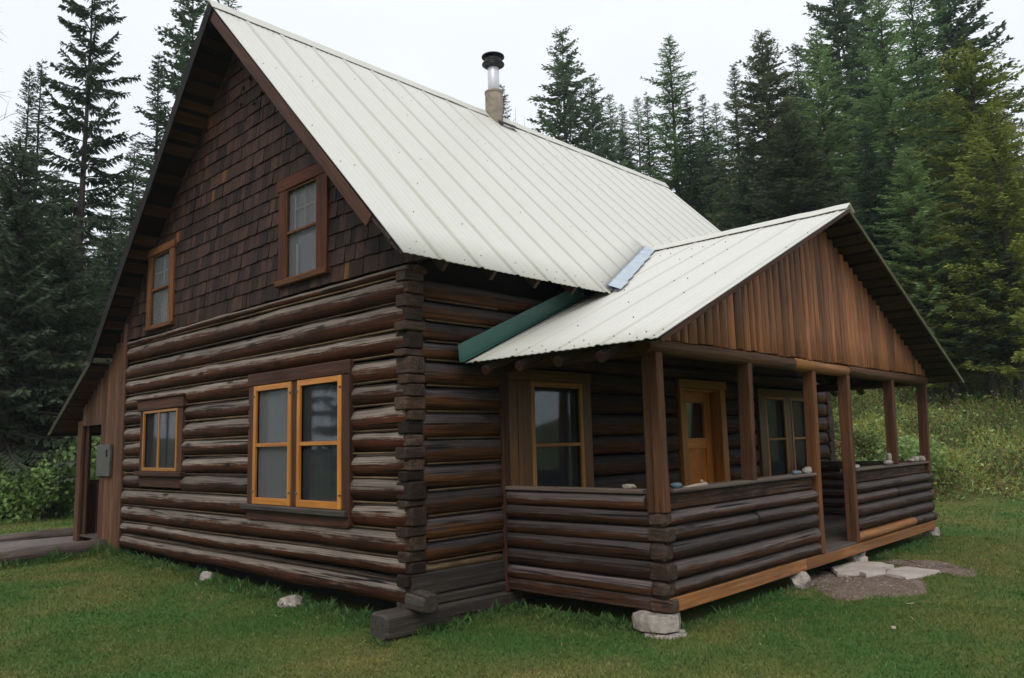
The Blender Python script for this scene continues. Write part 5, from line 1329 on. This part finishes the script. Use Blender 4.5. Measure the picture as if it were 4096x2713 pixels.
# ------------------------------------------------------------------ grass
CAM = np.array([5.301, -4.272, 1.65]); YAW, PIT, ROLL = .76, .132, -.026
def inpoly(x, y, P_):
    P_ = np.array(P_); c = np.zeros(len(x), bool); n = len(P_)
    for i in range(n):
        x1, y1 = P_[i]; x2, y2 = P_[(i+1) % n]
        hit = ((y1 > y) != (y2 > y)) & (x < (x2-x1)*(y-y1)/(y2-y1+1e-12)+x1); c ^= hit
    return c
def grass():
    rg = np.random.default_rng(9)
    parts = []
    def ring(r0, r1, n, h, w, lean=.45):
        a = YAW+rg.uniform(-.78, .78, n); r = np.sqrt(rg.uniform(r0*r0, r1*r1, n))
        x = CAM[0]-np.sin(a)*r; y = CAM[1]+np.cos(a)*r
        return x, y, np.full(n, h), np.full(n, w), np.zeros(n)
    L = [ring(3.8, 8, 230000, .034, .0024), ring(8, 13, 170000, .038, .0042), ring(13, 24, 120000, .05, .009)]
    # taller uncut grass along the foundations and the path log
    def strip(p, q, wd, n, h, w=.0024):
        n = int(n*1.7)
        t = rg.random(n); o = np.abs(rg.normal(size=n))*wd; p = np.array(p); q = np.array(q); d = (q-p)/np.linalg.norm(q-p); nn = np.array([d[1], -d[0]])
        c = p+(q-p)*t[:, None]+nn*(o-.06)[:, None]
        hh = h*np.exp(-o/wd*.6)*rg.uniform(.5, 1.2, n)*(.7+.6*np.sin(t*37)**2*rg.random(n))
        return c[:, 0], c[:, 1], hh, np.full(n, w), np.exp(-o/wd)
    L += [strip((-6.6, .02), (.0, .02), .16, 12000, .15), strip((-.2, -.35), (.12, -.38), .08, 500, .1), strip((.06, .0), (.06, 1.2), .14, 1800, .13), strip((.06, 1.1), (1.75, 1.1), .14, 3500, .13), strip((1.82, 1.3), (1.82, 3.4), .12, 3500, .09), strip((1.82, 5.7), (1.82, 8.2), .15, 4500, .10, .005), strip((-7.0, -7), (-6.82, .05), .13, 9000, .2), strip((-9.5, .3), (-9.5, -7), .1, 5000, .12, .007), strip((-7.3, .0), (-6.4, -.02), .14, 3500, .24)]
    x = np.concatenate([l[0] for l in L]); y = np.concatenate([l[1] for l in L]); h = np.concatenate([l[2] for l in L]); w = np.concatenate([l[3] for l in L]); lu = np.concatenate([l[4] for l in L])
    keep = ~((x < -.06) & (x > -6.3) & (y > .12) & (y < 9.2)) & ~((x < 1.68) & (x > -.3) & (y > 1.22) & (y < 8.1))
    keep &= ~((x > -9.3) & (x < -7.05) & (y < .3)) & ~((x < -6.3) & (x > -8.4) & (y > .05) & (y < 9.2))
    for P_ in (DIRT1, DIRT2):
        ins = inpoly(x, y, P_); c0 = np.mean(P_, axis=0); xi = c0[0]+(x-c0[0])*1.4; yi = c0[1]+(y-c0[1])*1.4
        deep = inpoly(xi, yi, P_); keep &= ~(ins & (rg.random(len(x)) > np.where(deep, .02, .45)))
    s, _ = edge(x, y); keep &= s < .3
    x, y, h, w, lu = x[keep], y[keep], h[keep], w[keep], lu[keep]; n = len(x)
    z = gz(x, y)-.008
    v = np.array([mnoise.noise((a*.9, b*.9, 3)) for a, b in zip(x[::12], y[::12])]); v = np.repeat(v, 12)[:n]
    h = h*rg.uniform(.5, 1.2, n)*(1+.5*v)*np.where(lu > 0, .8, 1.)
    d = rg.normal(size=(n, 3))*.5; d[:, 2] = 1; d /= np.linalg.norm(d, axis=1)[:, None]
    a = rg.uniform(0, 6.283, n); wv = np.stack([np.cos(a), np.sin(a), np.zeros(n)], -1)*(w*rg.uniform(.7, 1.3, n))[:, None]
    c = np.stack([x, y, z], -1); mid = c+d*(h*.55)[:, None]; d2 = d+rg.normal(size=(n, 3))*np.array([.45, .45, .1]); tip = mid+d2*(h*.5)[:, None]
    q = np.stack([c-wv, c+wv, mid+wv*.8, tip], 1).reshape(-1, 3)
    me = npmesh('lawn_grass', q, np.arange(len(q)).reshape(-1, 4), M['grass'], {'tint': np.repeat(rg.random(n), 4), 'tip': np.repeat(np.clip(lu, 0, 1), 4)})
    tag(link('lawn_grass', me, None, (0, 0, 0)), kind='stuff')
grass()

HAZE = .0007
# ------------------------------------------------------------------ sky, light, camera
w = bpy.data.worlds.new('World'); scene.world = w; w.use_nodes = True; nt = w.node_tree
bg = nt.nodes['Background']
sky = nt.nodes.new('ShaderNodeTexSky'); sky.sky_type = 'NISHITA'; sky.sun_disc = False
sky.sun_elevation = math.radians(48); sky.sun_rotation = math.radians(150); sky.air_density = 1; sky.dust_density = 3
tc = nt.nodes.new('ShaderNodeTexCoord').outputs['Generated']
cl = _noise(nt, _map(nt, tc, (1, 1, 2.5)), 1.3, 5, .55)
cloud = _mix(nt, _rng(nt, cl, .3, .7), (10.0, 10.6, 11.3), (11.8, 12.1, 12.5))
c = _mix(nt, .88, sky.outputs[0], cloud)
nt.links.new(c, bg.inputs[0]); bg.inputs[1].default_value = .1
sun = bpy.data.lights.new('Sun', 'SUN'); sun.energy = 1.1; sun.angle = math.radians(25); sun.color = (1, .96, .9)
so = bpy.data.objects.new('sun', sun); COL.objects.link(so); so.location = (8, -10, 20)
so.rotation_euler = (math.radians(42), 0, math.radians(30))
bm = bmesh.new(); bmesh.ops.create_cube(bm, size=1); hz = bpy.data.meshes.new('haze'); bm.to_mesh(hz); bm.free()
hm = bpy.data.materials.new('haze_air'); hm.use_nodes = True; hn = hm.node_tree; hn.nodes.clear()
ho = hn.nodes.new('ShaderNodeOutputMaterial'); hv = hn.nodes.new('ShaderNodeVolumePrincipled')
hv.inputs['Color'].default_value = (.86, .93, 1, 1); hv.inputs['Density'].default_value = HAZE; hv.inputs['Anisotropy'].default_value = .25
hn.links.new(hv.outputs[0], ho.inputs['Volume']); hz.materials.append(hm)
h_ = bpy.data.objects.new('haze', hz); COL.objects.link(h_); h_.dimensions = (304, 294, 62); h_.location = (0, 25, 29.5); h_.scale = (304, 294, 62); tag(h_, kind='stuff')
cam = bpy.data.cameras.new('camera'); co = bpy.data.objects.new('camera', cam); COL.objects.link(co); scene.camera = co
cam.sensor_width = 36; cam.lens = 36*1801.173/2368; cam.clip_end = 1500; cam.clip_start = .05
from mathutils import Matrix
F_ = Vector((-math.sin(YAW)*math.cos(PIT), math.cos(YAW)*math.cos(PIT), math.sin(PIT)))
R0 = Vector((math.cos(YAW), math.sin(YAW), 0)); U0 = R0.cross(F_)
R1 = R0*math.cos(ROLL)+U0*math.sin(ROLL); U1 = -R0*math.sin(ROLL)+U0*math.cos(ROLL)
mt = Matrix((R1, U1, -F_)).transposed().to_4x4(); mt.translation = Vector(CAM); co.matrix_world = mt
scene.view_settings.view_transform = 'Standard'; scene.view_settings.look = 'None'; scene.view_settings.exposure = 0; scene.view_settings.gamma = 1
scene.cycles.max_bounces = 6; scene.cycles.transparent_max_bounces = 12
